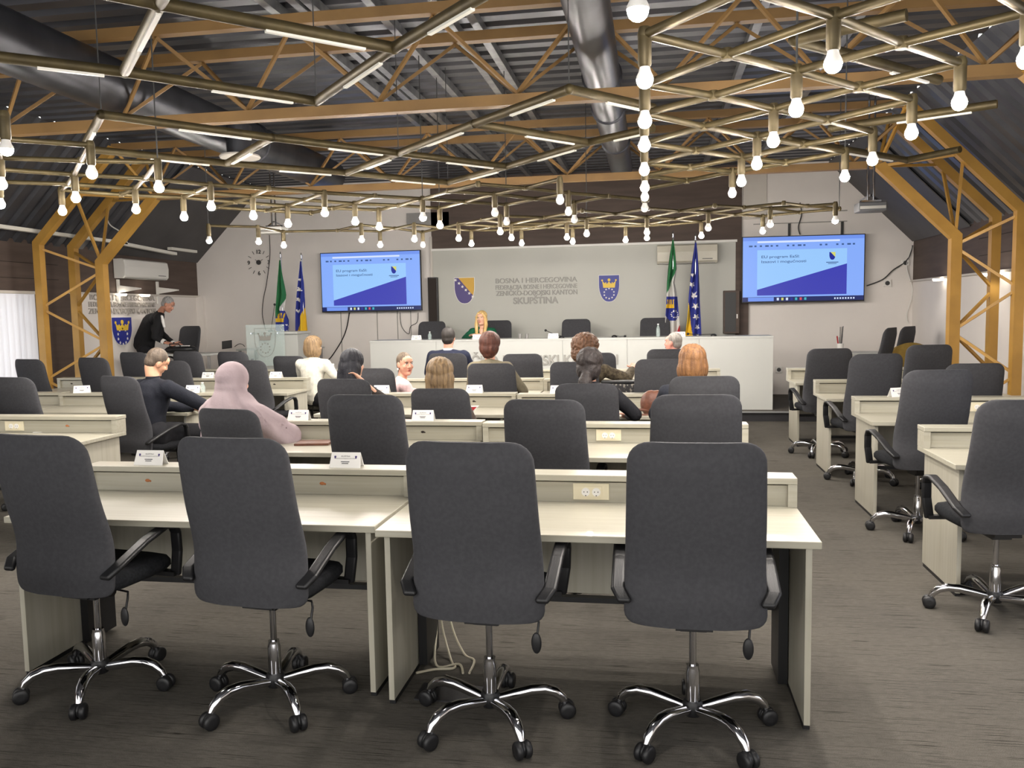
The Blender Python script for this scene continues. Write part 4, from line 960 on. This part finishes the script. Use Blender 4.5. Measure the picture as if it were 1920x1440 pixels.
for i, (dx, tx, h, mt) in enumerate(((-.03, -.05, .27, 'red'), (0, .0, .42, 'darkline'), (.02, .03, .42, 'darkline'), (.03, .05, .43, 'darkline'), (.0, -.01, .25, 'steelp'))):
    MB().tube([(dx*.5, 0, .02), (tx, .01*i, h)], .006 if mt != 'red' else .011, 6).build('pen', M[mt], t)
# ochre armchair by the right wall
p = at(1822, 672, Y=11.2); t = thing('armchair', 'small ochre tub armchair by the right wall behind the yellow column', 'armchair', (3.72, 12.95+.1, .152), D(150))
b = MB(); n = 20; vs = []
for r, z0, z1 in ((.32, .35, 1), (.25, .35, 1)):
    for k in range(n+1):
        a = PI*(1.12*k/n)-PI*.06+PI; hh = .55+.42*math.sin(PI*k/n)**.7; vs += [(r*math.cos(a), r*math.sin(a)+.1, .35), (r*math.cos(a), r*math.sin(a)+.1, hh)]
m_ = 2*(n+1); fs = []
for k in range(n):
    a = 2*k; fs += [(a, a+2, a+3, a+1), (m_+a, m_+a+1, m_+a+3, m_+a+2), (a+1, a+3, m_+a+3, m_+a+1), (a, m_+a, m_+a+2, a+2)]
fs += [(0, 1, m_+1, m_), (2*n, m_+2*n, m_+2*n+1, 2*n+1)]
b.add(vs, fs); b.build('shell', M['olive'], t, smooth=True)
MB().lathe((0, .08, .36), [(.25, 0), (.27, .05), (.24, .1)], 24).build('seat', M['olive'], t, smooth=True)
for k in range(4): a = PI/4+k*PI/2; MB().tube([(.15*math.cos(a), .08+.15*math.sin(a), .37), (.25*math.cos(a), .08+.25*math.sin(a), 0)], .014, 8).build('leg', M['black'], t)
# bags and papers
p = at(337, 662, Y=12.55); t = thing('bag', 'black document bag lying open beneath the standing man\'s hands', 'bag', (p.x, 12.6, 1.106))
b = MB(); b.ell((0, 0, .07), (.27, .18, .07)).ell((-.12, 0, .05), (.16, .17, .05)); remesh(b, 'body', M['leatherbk'], .015, 3, t)
MB().box(.0, .24, -.16, -.14, .12, .13).build('white_sheet', M['paper'], t); MB().tube([(-.1, -.16, .1), (-.08, -.2, .16), (.08, -.2, .16), (.1, -.16, .1)], .01, 8).build('handle', M['leatherbk'], t)
p = at(1228, 770, Z=.78); t = thing('handbag', 'brown leather handbag with looped strap on the third row desk', 'handbag', (p.x-.03, 7.3, .776))
b = MB(); b.ell((0, 0, .09), (.1, .07, .12)).ell((.05, 0, .1), (.09, .07, .11)); remesh(b, 'body', M['leatherbr'], .01, 2, t)
MB().tube([(-.08+.09*math.cos(k*PI/8), -.07+.03*math.sin(k*PI/8), .02+.02*math.sin(k*PI/8)) for k in range(17)], .013, 8).build('strap', M['leatherbr'], t, smooth=True)
def sheet(px, py, w, d, label, rz=0, Z=.776, mt='paper', h=.003, name='paper_sheet', cat='paper'):
    p = at(px, py, Z=Z); o = MB().box(-w/2, w/2, -d/2, d/2, 0, h).build(name, M[mt]); o.location = (p.x, p.y, Z); o.rotation_euler = (0, 0, rz); return tag(o, label, cat)
sheet(98, 806, .21, .29, 'white paper sheet on the nearest left block desk', .4); sheet(352, 768, .3, .21, 'open white notes on the desk under the writing man\'s arm', .2)
sheet(589, 832, .24, .17, 'brown notebook on the second row desk beside the hijab wearer', .15, mt='leatherbr', h=.015, name='notebook', cat='notebook')
p = at(888, 776, Z=.776); t = thing('table_sign', 'small red and white triangular card on the third row desk', 'card', (p.x, p.y, .776), .3)
MB().prism([(-.05, .07), (.05, .07), (-.02, 0)], lambda a, b_: (a, 0, b_), lambda a, b_: (a, .03, b_)).build('card', M['paper'], t); MB().prism([(-.038, .062), (.03, .062), (-.018, .016)], lambda a, b_: (a, -.002, b_), lambda a, b_: (a, 0, b_)).build('red_print', M['red'], t)
def water(px, py, Z, label, h=.2):
    p = at(px, py, Z=Z); t = thing('bottle', label, 'bottle', (p.x, p.y, Z)); r = .028
    MB().lathe((0, 0, 0), [(r*.9, 0), (r, .01), (r, h*.6), (r*.45, h*.82), (r*.4, h*.93)], 14).build('body', M['glass'], t, smooth=True); MB().lathe((0, 0, h*.93), [(r*.5, 0), (r*.5, h*.07)], 12).build('cap', M['starw'], t)
water(380, 735, .911, 'small clear bottle beside the card beyond the writing man', .1)
# ---------------------------------------------------------------- people
SK = {}
def skin(c):
    if c not in SK: SK[c] = vary(mat('skin_tone', c, .55), tuple(int(v*.93) for v in c), (20, 20, 20))
    return SK[c]
def cloth(name, c, c2=None, sc=(30, 30, 30), bump=.25):
    return vary(mat(name, c, .85, spec=.2), c2 or tuple(int(v*.92) for v in c), sc, .35, .65, bump=bump, bscale=90)
def hairmat(name, c, c2): return vary(mat(name, c, .55, spec=.4), c2, (60, 60, 5), .3, .7, bump=.4, bscale=120, detail=5)
def hand(mb, w, d, up, side, curl=.5, s=1.0):
    """palm and five bent fingers from wrist w along d; up = back of the hand, side = towards the thumb"""
    w, d, up, sd = Vector(w), Vector(d).normalized(), Vector(up).normalized(), Vector(side).normalized()
    for k in (-.5, 0, .5): mb.cap(w+sd*k*.045*s, w+d*.085*s+sd*k*.055*s, .017*s, .014*s, 8)
    for i, (off, L) in enumerate(((.034, .070), (.012, .078), (-.011, .072), (-.032, .056))):
        a = w+d*.088*s+sd*off*s; d1 = (d-up*curl*.5).normalized(); d2 = (d-up*curl*1.4).normalized(); d3 = (d-up*curl*2.6).normalized()
        b = a+d1*L*.45*s; c = b+d2*L*.32*s; e = c+d3*L*.25*s
        mb.cap(a, b, .0095*s, .009*s, 8); mb.cap(b, c, .009*s, .0082*s, 8); mb.cap(c, e, .0082*s, .0068*s, 8)
    a = w+d*.02*s+sd*.03*s; b = a+(d*.6+sd*.8-up*.2).normalized()*.04*s; c = b+(d+sd*.3-up*.5*curl).normalized()*.032*s
    mb.cap(a, b, .014*s, .0115*s, 8); mb.cap(b, c, .0115*s, .0085*s, 8)
def head_shape(mb, R, o):
    T = lambda x, y, z: o+R @ Vector((x, y, z))
    E = lambda c, r: mb.ell(T(*c), r, R, 16, 11)
    E((0, -.012, .028), (.076, .094, .094)); E((0, .02, -.03), (.066, .074, .085)); E((0, .05, -.085), (.040, .036, .032))
    E((0, .03, -.075), (.056, .05, .04)); E((0, .068, .048), (.052, .024, .035)); E((.036, .068, -.022), (.024, .02, .022)); E((-.036, .068, -.022), (.024, .02, .022))
    mb.cap(T(0, .088, .018), T(0, .108, -.022), .008, .012, 10); E((.011, .098, -.028), (.009, .010, .008)); E((-.011, .098, -.028), (.009, .010, .008))
    E((0, .085, -.056), (.022, .014, .012)); E((0, .084, -.094), (.018, .014, .014))
    for s in (-1, 1): E((s*.076, -.004, -.008), (.010, .020, .031)); E((s*.080, -.012, -.002), (.007, .012, .024))
    for s in (-1, 1): E((s*.03, .082, .032), (.020, .010, .007))
def face_parts(par, R, o, brow, lip=(150, 70, 66), eye=True):
    T = lambda x, y, z: o+R @ Vector((x, y, z))
    for s in (-1, 1):
        if eye:
            MB().ell(T(s*.031, .0865, .012), (.0135, .006, .0062), R, 12, 8).build('eye', M['starw'], par, smooth=True)
            MB().ell(T(s*.031, .0918, .012), (.0058, .002, .0058), R, 10, 6).build('iris', M['black'], par, smooth=True)
        MB().cap(T(s*.016, .094, .030), T(s*.034, .096, .036), .0032, .0036, 6).cap(T(s*.034, .096, .036), T(s*.048, .086, .031), .0036, .002, 6).build('eyebrow', brow, par, smooth=True)
        MB().cap(T(s*.018, .0935, .019), T(s*.044, .088, .018), .0022, .0022, 6).build('eyelashes', M['black'], par)
    lm = mat('lip_colour', lip, .4)
    MB().ell(T(0, .0975, -.052), (.021, .006, .0046), R, 12, 8).ell(T(0, .0965, -.060), (.018, .006, .0052), R, 12, 8).build('lips', lm, par, smooth=True)
def hair(kind, par, R, o, mt, vox=.007, hs=1.0):
    T = lambda x, y, z: o+R @ Vector((x*hs, y*(hs*.5+.5)-(hs-1)*.03, z*(hs*.6+.4))); b = MB()
    E = lambda c, r: b.ell(T(*c), (r[0]*hs, r[1]*hs, r[2]*(hs*.6+.4)), R, 18, 12)
    amp, kk, fr = .003, 60, 0
    if kind == 'short': E((0, -.022, .040), (.080, .096, .092)); E((0, -.052, -.01), (.068, .060, .07)); amp = .0015
    if kind == 'receding': E((0, -.030, .036), (.079, .090, .088)); E((0, -.055, -.01), (.069, .058, .07)); amp = .0015
    if kind == 'fullshort': E((0, -.02, .045), (.092, .104, .098)); E((0, -.045, -.015), (.088, .078, .085)); E((0, -.06, -.075), (.055, .045, .04)); amp = .003
    if kind == 'bob': E((0, -.018, .042), (.094, .108, .096)); E((0, -.040, -.03), (.104, .085, .10)); E((.07, -.01, -.055), (.035, .065, .07)); E((-.07, -.01, -.055), (.035, .065, .07)); E((0, -.055, -.085), (.085, .055, .05)); E((0, -.042, -.055), (.102, .078, .085)); E((0, -.03, .0), (.1, .096, .09)); amp = .004
    if kind == 'straight': E((0, -.018, .042), (.092, .106, .094)); E((0, -.045, -.03), (.100, .078, .11)); b.cap(T(-.045, -.055, -.05), T(-.06, -.07, -.22), .062, .048, 14); b.cap(T(.045, -.055, -.05), T(.06, -.07, -.22), .062, .048, 14); b.cap(T(0, -.07, -.05), T(0, -.09, -.23), .06, .05, 14); amp = .005
    if kind == 'longblack': E((0, -.015, .045), (.098, .112, .104)); E((0, -.045, -.03), (.112, .09, .12)); b.cap(T(-.04, -.06, -.06), T(-.05, -.09, -.30), .072, .06, 14); b.cap(T(.04, -.06, -.06), T(.05, -.09, -.30), .072, .06, 14); b.cap(T(-.09, 0, -.10), T(-.13, -.03, -.24), .03, .012, 10); amp = .004
    if kind == 'blond_front':
        E((0, -.025, .044), (.088, .098, .090)); E((0, -.05, -.03), (.088, .06, .1))
        for s in (-1, 1): b.cap(T(s*.07, .015, .03), T(s*.085, .03, -.10), .026, .030, 12); b.cap(T(s*.085, .03, -.10), T(s*.072, .065, -.25), .032, .024, 12); b.cap(T(s*.035, .055, .085), T(s*.078, .03, .02), .022, .024, 12)
        b.cap(T(0, -.06, -.06), T(0, -.07, -.22), .07, .05, 14)
    if kind == 'slick': E((0, -.022, .038), (.0795, .096, .092)); E((0, -.055, -.01), (.068, .052, .065)); b.cap(T(0, -.10, -.03), T(.0, -.12, -.22), .030, .012, 12); amp = .001
    if kind == 'curly': E((0, -.015, .045), (.112, .118, .108)); E((0, -.03, -.03), (.112, .10, .10)); E((.02, -.04, -.09), (.09, .07, .05)); amp = .013; fr = 44
    if kind == 'ponytail': E((0, -.018, .040), (.092, .104, .094)); E((0, -.045, -.03), (.088, .072, .09)); b.cap(T(0, -.10, -.05), T(0, -.135, -.12), .035, .058, 14); b.cap(T(0, -.135, -.12), T(0, -.11, -.27), .060, .050, 14); amp = .006; fr = 40
    Ri = R.inverted()
    def fn(c, n):
        l = Ri @ (c-o)
        if fr: return c+n*amp*(noise.noise(c*fr)+.4*noise.noise(c*fr*2.3))
        a = math.atan2(l.x, -l.y); return c+n*amp*(.6*math.sin(a*kk/3+3*noise.noise(c*9))+.8*noise.noise(Vector((a*9, l.z*3, 1))))
    h = remesh(b, 'hair', mt, vox, 2, par, fn); return h
def person(label, x, y, z0=0, face=0, zh=1.30, hy=.02, lean=0, head=(0, 0, 0), sk=(214, 160, 132), hk='short', hc=((70, 56, 44), (40, 32, 26)), top=(40, 42, 50), bottom=(34, 34, 38), arms=None, vox=.011, collar=None, name='person', sleeves=True, slim=1.0, hands=False, facep=False, joints=None, hs=1.0, cuffs=False, open_front=None):
    t = thing('person', label, 'person', (x, y, z0), face, None)
    V = Vector; hd = V((0, hy+lean, zh)); R = (Matrix.Rotation(head[0], 3, 'Z') @ Matrix.Rotation(head[1], 3, 'X') @ Matrix.Rotation(head[2], 3, 'Y'))
    s = slim; J = dict(pel=V((0, -.06, .64)), wai=V((0, -.06+lean*.3, zh-.46)), che=V((0, -.04+lean*.7, zh-.31)), nk=V((0, -.02+lean*.95, zh-.17)),
             shl=V((-.175*s, -.02+lean*.85, zh-.225)), shr=V((.175*s, -.02+lean*.85, zh-.225)),
             ell=V((-.25*s, .12+lean*.8, zh-.45)), elr=V((.25*s, .12+lean*.8, zh-.45)), wrl=V((-.16, .36+lean, .80)), wrr=V((.16, .36+lean, .80)),
             hil=V((-.09, -.04, .63)), hir=V((.09, -.04, .63)), knl=V((-.12, .40, .60)), knr=V((.12, .40, .60)), anl=V((-.12, .42, .12)), anr=V((.12, .42, .12)), tol=V((-.13, .56, .05)), tor=V((.13, .56, .05)), up=V((0, 0, 1)))
    if arms: J.update({k: V(v) for k, v in arms.items()})
    if joints: J.update({k: V(v) for k, v in joints.items()})
    if joints and 'hd' in joints: hd = J['hd']
    b = MB(); head_shape(b, R, hd)
    ch = J['nk']; b.cap(ch+(J['che']-ch)*.15, hd+R @ V((0, -.03, -.06)), .056*s, .050*s, 14); b.cap(J['che'], J['nk'], .10, .05, 14)
    b.cap(J['pel'], J['wai'], .12*s, .11*s, 14); b.cap(J['wai'], J['che'], .11*s, .125*s, 14); b.cap(J['shl'], J['shr'], .055, .055, 12)
    for q in 'lr':
        b.cap(J['sh'+q], J['el'+q], .048*s, .038*s); b.cap(J['el'+q], J['wr'+q], .038*s, .024*s)
        b.cap(J['hi'+q], J['kn'+q], .08*s, .055*s); b.cap(J['kn'+q], J['an'+q], .052*s, .036*s); b.cap(J['an'+q], J['to'+q], .036, .028)
        d = (J['wr'+q]-J['el'+q]).normalized(); hdn = J.get('hd_'+q, d); sd = V((1 if q == 'l' else -1, .2, .3)); sd = (sd-hdn*sd.dot(hdn)).normalized(); up = hdn.cross(sd)*(1 if q == 'l' else -1)
        if up.z < 0: up = -up
        hand(b, J['wr'+q]+hdn*.01, hdn, up, sd, .5)
    body = remesh(b, 'body', skin(sk), vox, 2, t)
    # jacket or top
    b = MB(); g = .018
    b.cap(J['pel']+V((0, 0, .02)), J['wai'], .135*s+g*.4, .118*s+g, 18); b.cap(J['wai'], J['che'], .118*s+g, .130*s+g, 18)
    b.cap(J['shl'], J['shr'], .066+g*.3, .066+g*.3, 14); b.cap(J['shl']*.55+J['che']*.45, J['shr']*.55+J['che']*.45, .10, .10, 14)
    b.cap(J['nk']+V((0, -.012, -.055)), J['nk']+V((0, -.015, -.005)), .085, .062, 16)
    for k in (-1, 1): b.cap(J['nk']+V((k*.03, -.01, -.02)), J['shl' if k < 0 else 'shr']+V((0, 0, .004)), .06, .058, 14)
    for q in 'lr':
        w = J['wr'+q] if sleeves else J['el'+q]+(J['wr'+q]-J['el'+q])*.25
        b.cap(J['sh'+q], J['el'+q], .067*s, .056*s, 14); b.cap(J['el'+q], w-(J['wr'+q]-J['el'+q]).normalized()*.02, .056*s, .040*s, 14)
    def wr(c, n): return c+n*.006*noise.noise(Vector((c.x*14, c.y*14, c.z*9)))
    jm = top if not isinstance(top, tuple) else cloth('jacket_fabric', top)
    jk = remesh(b, 'jacket', jm, .012, 3, t, wr)
    b = MB()
    b.cap(J['hil'], J['hir'], .125*s, .125*s, 16)
    for q in 'lr': b.cap(J['hi'+q], J['kn'+q], .095*s, .075*s, 14); b.cap(J['kn'+q], J['an'+q]+V((0, 0, -.02)), .073*s, .055*s, 14)
    remesh(b, 'trousers', cloth('trouser_fabric', bottom), .02, 2, t)
    for q in 'lr': sh = MB(); sh.cap(J['an'+q]+V((0, -.02, -.06)), J['to'+q], .042, .036, 12); remesh(sh, 'shoe', M['leatherbk'], .01, 2, t)
    if cuffs:
        for q in 'lr': d = (J['wr'+q]-J['el'+q]).normalized(); MB().tube([J['wr'+q]-d*.05, J['wr'+q]-d*.005], .043*s, 16).build('shirt_cuff', M['paper'], t, smooth=True)
    if collar:
        MB().lathe(J['nk']+V((0, -.012, 0)), [(.062, .02), (.060, .045), (.054, .047), (.056, .02)], 18).build('collar', cloth('collar_fabric', collar), t, smooth=True)
    hm = hairmat('hair', *hc)
    if hk: hair(hk, t, R, hd, hm, .0065 if facep else .0085, hs)
    if facep: face_parts(t, R, hd, hm, lip=facep if isinstance(facep, tuple) else (160, 84, 78))
    t['_'] = 0; del t['_']
    return t, R, hd, J
def P(px, py, Y): return at(px, py, Y=Y)
# 1 standing man bending over the bag at the left
c = P(314, 570, 12.35)
x0, y0, z0 = c.x-.42, 12.95, .33
X = lambda px, py, Y: (lambda q: (q.x-x0, q.y-y0, q.z-z0))(at(px, py, Y=Y))
t, R, hd, J = person('grey-haired person in black suit standing bent over a bag at the left wall', x0, y0, z0, zh=1.6, sk=(196, 140, 116), hk='short', hc=((168, 166, 164), (112, 110, 108)), top=(36, 36, 38), bottom=(30, 30, 33), vox=.008, cuffs=True, facep=True,
    head=(D(-80), D(-32), 0),
    joints=dict(hd=X(315, 571, 12.75), nk=X(299, 588, 12.8), che=X(287, 603, 12.9), wai=X(277, 632, 12.95), pel=X(272, 655, 13.0), shl=X(295, 592, 13.02), shr=X(297, 596, 12.62),
    ell=X(303, 625, 13.12), elr=X(290, 632, 12.5), wrl=X(326, 645, 12.85), wrr=X(309, 642, 12.5), hd_l=(1, -.1, -.25), hd_r=(1, .1, -.22), hil=X(273, 660, 13.1), hir=X(273, 660, 12.88), knl=(-.02, .12, .52), knr=(-.05, -.12, .52), anl=(-.03, .12, .1), anr=(-.07, -.12, .1), tol=(.12, .12, .04), tor=(.10, -.12, .04)))
b = MB()      # long jacket back hanging away from the bent body
b.cap(X(286, 606, 12.93), X(270, 640, 13.0), .17, .165, 18); b.cap(X(277, 625, 12.95), X(264, 646, 13.0), .15, .12, 16); b.cap(X(292, 600, 12.9), X(296, 628, 12.8), .10, .09, 14)
remesh(b, 'jacket_skirt', cloth('jacket_fabric', (36, 36, 38)), .012, 3, t)
MB().cap(X(303, 594, 12.62), X(308, 612, 12.62), .028, .022, 10).build('shirt', M['paper'], t, smooth=True)
def seated(label, px, py, Y, face=0, dh=0, **k):
    """head centre at a pixel and depth; hips below it"""
    c = P(px, py, Y); return person(label, c.x-math.sin(-face)*.02, c.y-.02, 0, face, zh=c.z, **k)
# 2 man in black suit writing, left
seated('person in black suit with cropped greying hair, writing at a left block desk', 284, 680, 6.95, D(-22), hk='short', hc=((112, 98, 84), (70, 60, 52)), sk=(216, 162, 130), top=(34, 36, 44), head=(D(-12), D(-28), D(14)), collar=(34, 36, 44), vox=.008, slim=1.14, lean=.06,
       arms=dict(elr=(.34, .32, .86), wrr=(.10, .50, .81), ell=(-.30, .2, .86), wrl=(-.06, .48, .81)))
# 3 hijab wearer
t, R, hd, J = seated('person in a pale mauve hijab, seen from behind', 441, 716, 5.55, D(-14), hk=None, top=(172, 156, 160), bottom=(60, 56, 62), slim=1.12, head=(D(-6), D(-10), 0),
       arms=dict(elr=(.31, .18, .80), wrr=(.22, .42, .80)))
hj = cloth('mauve_hijab', (164, 148, 151), (150, 134, 138), (6, 6, 3), .15); b = MB()
b.ell(hd+Vector((0, -.03, .03)), (.112, .128, .122)); b.ell(hd+Vector((0, -.05, -.05)), (.115, .115, .12)); b.cap(hd+Vector((0, -.05, -.08)), J['che']+Vector((0, -.05, .02)), .115, .17, 20)
for k in (-1, 1): b.cap(hd+Vector((k*.03, -.04, -.13)), J['shl' if k < 0 else 'shr']+Vector((0, -.01, .0)), .10, .088, 18); b.cap(J['shl' if k < 0 else 'shr'], J['ell' if k < 0 else 'elr'], .092, .10, 16)
b.cap(J['che']+Vector((0, -.05, 0)), J['wai']+Vector((0, -.02, -.05)), .17, .17, 18)
def folds(c, n): 
    a = math.atan2(c.x, -c.y); w = min(1, max(0, (hd.z+.02-c.z)*4)); return c+n*(.012*w*math.sin(a*9+2.5*c.z*6+3*noise.noise(c*4))+.007*w*math.sin(c.z*40+a*4+5*noise.noise(c*5)))
remesh(b, 'hijab', hj, .011, 4, t, folds)
# 4 white jacket, bob
seated('person in a cream white jacket with a brown bob, before the lectern', 589, 650, 10.3, D(-8), hs=1.12, hk='bob', hc=((158, 130, 94), (92, 74, 56)), top=(226, 222, 208), head=(D(-25), 0, D(6)), slim=1.05, arms=dict(elr=(.28, .02, .90), wrr=(.2, .3, .86)))
# 5 long black hair with raised hand
seated('person with long black hair resting a bare forearm up, left of the pink jacket', 662, 684, 7.05, D(-6), hk='longblack', hc=((34, 34, 42), (22, 22, 28)), top=(54, 48, 46), sk=(206, 156, 130), head=(D(-18), 0, 0), sleeves=False, vox=.008,
       arms=dict(elr=(.30, -.02, .93), wrr=(.14, -.06, 1.08), shr=(.17, -.02, 1.0)))
# 6 pink jacket, looking back
t, R, hd, J = seated('person in a pink jacket looking back over the shoulder, hair tied sleekly', 760, 683, 8.45, D(-62), hk='slick', hc=((120, 104, 86), (74, 62, 52)), sk=(210, 152, 126), top=(226, 192, 192), facep=(168, 84, 80), head=(D(-72), D(-2), D(0)), vox=.0065, slim=.96,
       arms=dict(ell=(-.24, .1, .84), wrl=(-.14, .34, .80)))
for s in (-1, 1): MB().ell(hd+R @ Vector((s*.083, -.006, -.048)), (.009, .009, .013), None, 10, 7).build('earring', M['starw'], t, smooth=True)
# 7 man in navy
seated('person in a navy suit with short dark hair, seen from behind', 841, 634, 10.3, D(2), hs=1.12, hk='short', hc=((50, 44, 40), (32, 28, 26)), sk=(208, 150, 126), top=(36, 40, 58), collar=(214, 216, 222), slim=1.15)
# 8 brown-blond straight hair
seated('person with straight light brown hair seen from behind', 826, 703, 6.8, D(0), hs=1.25, hk='straight', hc=((146, 120, 86), (88, 70, 50)), top=(96, 84, 78), head=(D(6), 0, 0))
# 9 short red-brown hair
seated('person with full short red-brown hair and olive jacket', 920, 649, 8.5, D(-4), hs=1.2, hk='fullshort', hc=((98, 56, 42), (60, 34, 28)), top=(124, 116, 96), head=(D(-4), 0, 0), arms=dict(elr=(.33, .06, .86), wrr=(.2, .34, .80)))
# 10 curly hair reaching to a bag
t, R, hd, J = seated('person with curly brown hair and dark patterned jacket reaching towards a black bag', 1098, 655, 8.7, D(-10), hs=1.3, hk='curly', hc=((116, 82, 58), (72, 50, 36)), top=cloth('patterned_fabric', (98, 88, 70), (62, 54, 44), (38, 38, 38)), sk=(204, 140, 112), sleeves=True, vox=.008,
       arms=dict(elr=(.42, .10, .97), wrr=(.43, .32, 1.06), shr=(.2, 0, 1.06)))
# 11 dark ponytail
seated('person with dark hair in a low ponytail and black jacket, back to the camera', 1107, 684, 6.75, D(-4), hs=1.18, hk='ponytail', hc=((58, 50, 48), (34, 30, 30)), top=(38, 38, 42), sk=(200, 150, 126), arms=dict(elr=(.36, .02, .84), wrr=(.28, .30, .80)), head=(D(-8), 0, 0))
# 12 grey-haired man looking left
seated('person with cropped grey hair and reddish collar, looking left', 1262, 643, 10.4, D(6), hk='short', hc=((150, 144, 136), (104, 98, 92)), sk=(206, 144, 126), top=(176, 104, 110), head=(D(58), 0, 0), collar=(190, 110, 116), facep=True)
# 13 orange bob
seated('person with an orange-blond bob and dark jacket', 1297, 680, 6.35, D(-2), hs=1.08, hk='bob', hc=((150, 106, 64), (94, 62, 40)), top=(44, 46, 54), head=(D(14), 0, 0), arms=dict(ell=(-.27, .12, .88), wrl=(-.16, .34, .86)))
# 14 blond speaker behind the dais
c = P(903, 597, 13.75)
t, R, hd, J = person('blond person in a green jacket seated behind the dais facing the room', c.x, 13.75+.02, .33, PI, zh=c.z-.33, hk='blond_front', hc=((236, 204, 140), (196, 156, 96)), sk=(226, 178, 152), top=(30, 92, 66), facep=(190, 100, 96), head=(D(-8), 0, 0), vox=.0065, slim=.97,
    arms=dict(wrl=(-.12, .36, .98), wrr=(.12, .36, .98), ell=(-.27, .14, .92), elr=(.27, .14, .92)))
MB().cap(J['nk']+Vector((0, .06, -.03)), J['che']+Vector((0, .125, .0)), .045, .022, 12).build('neckline_skin', skin((226, 178, 152)), t, smooth=True)
# patterned black bag beside the curly hair
p = at(1172, 722, Y=8.55); t = thing('bag', 'black patterned bag standing beside the curly-haired person\'s hand', 'bag', (p.x, 8.5, .62))
pb = vary(mat('patterned_bag', (44, 42, 44), .6), (140, 134, 124), (45, 45, 45), .38, .46)
b = MB(); b.box(-.23, .23, -.06, .06, -.1, .33); o = b.build('body', pb, t, bevel=.03); MB().box(-.24, .24, -.065, .065, .32, .35).build('rim', M['leatherbk'], t, bevel=.01)

for s_ in [s_ for s_ in bpy.data.scenes if s_.name == 'workbench']: bpy.data.scenes.remove(s_)
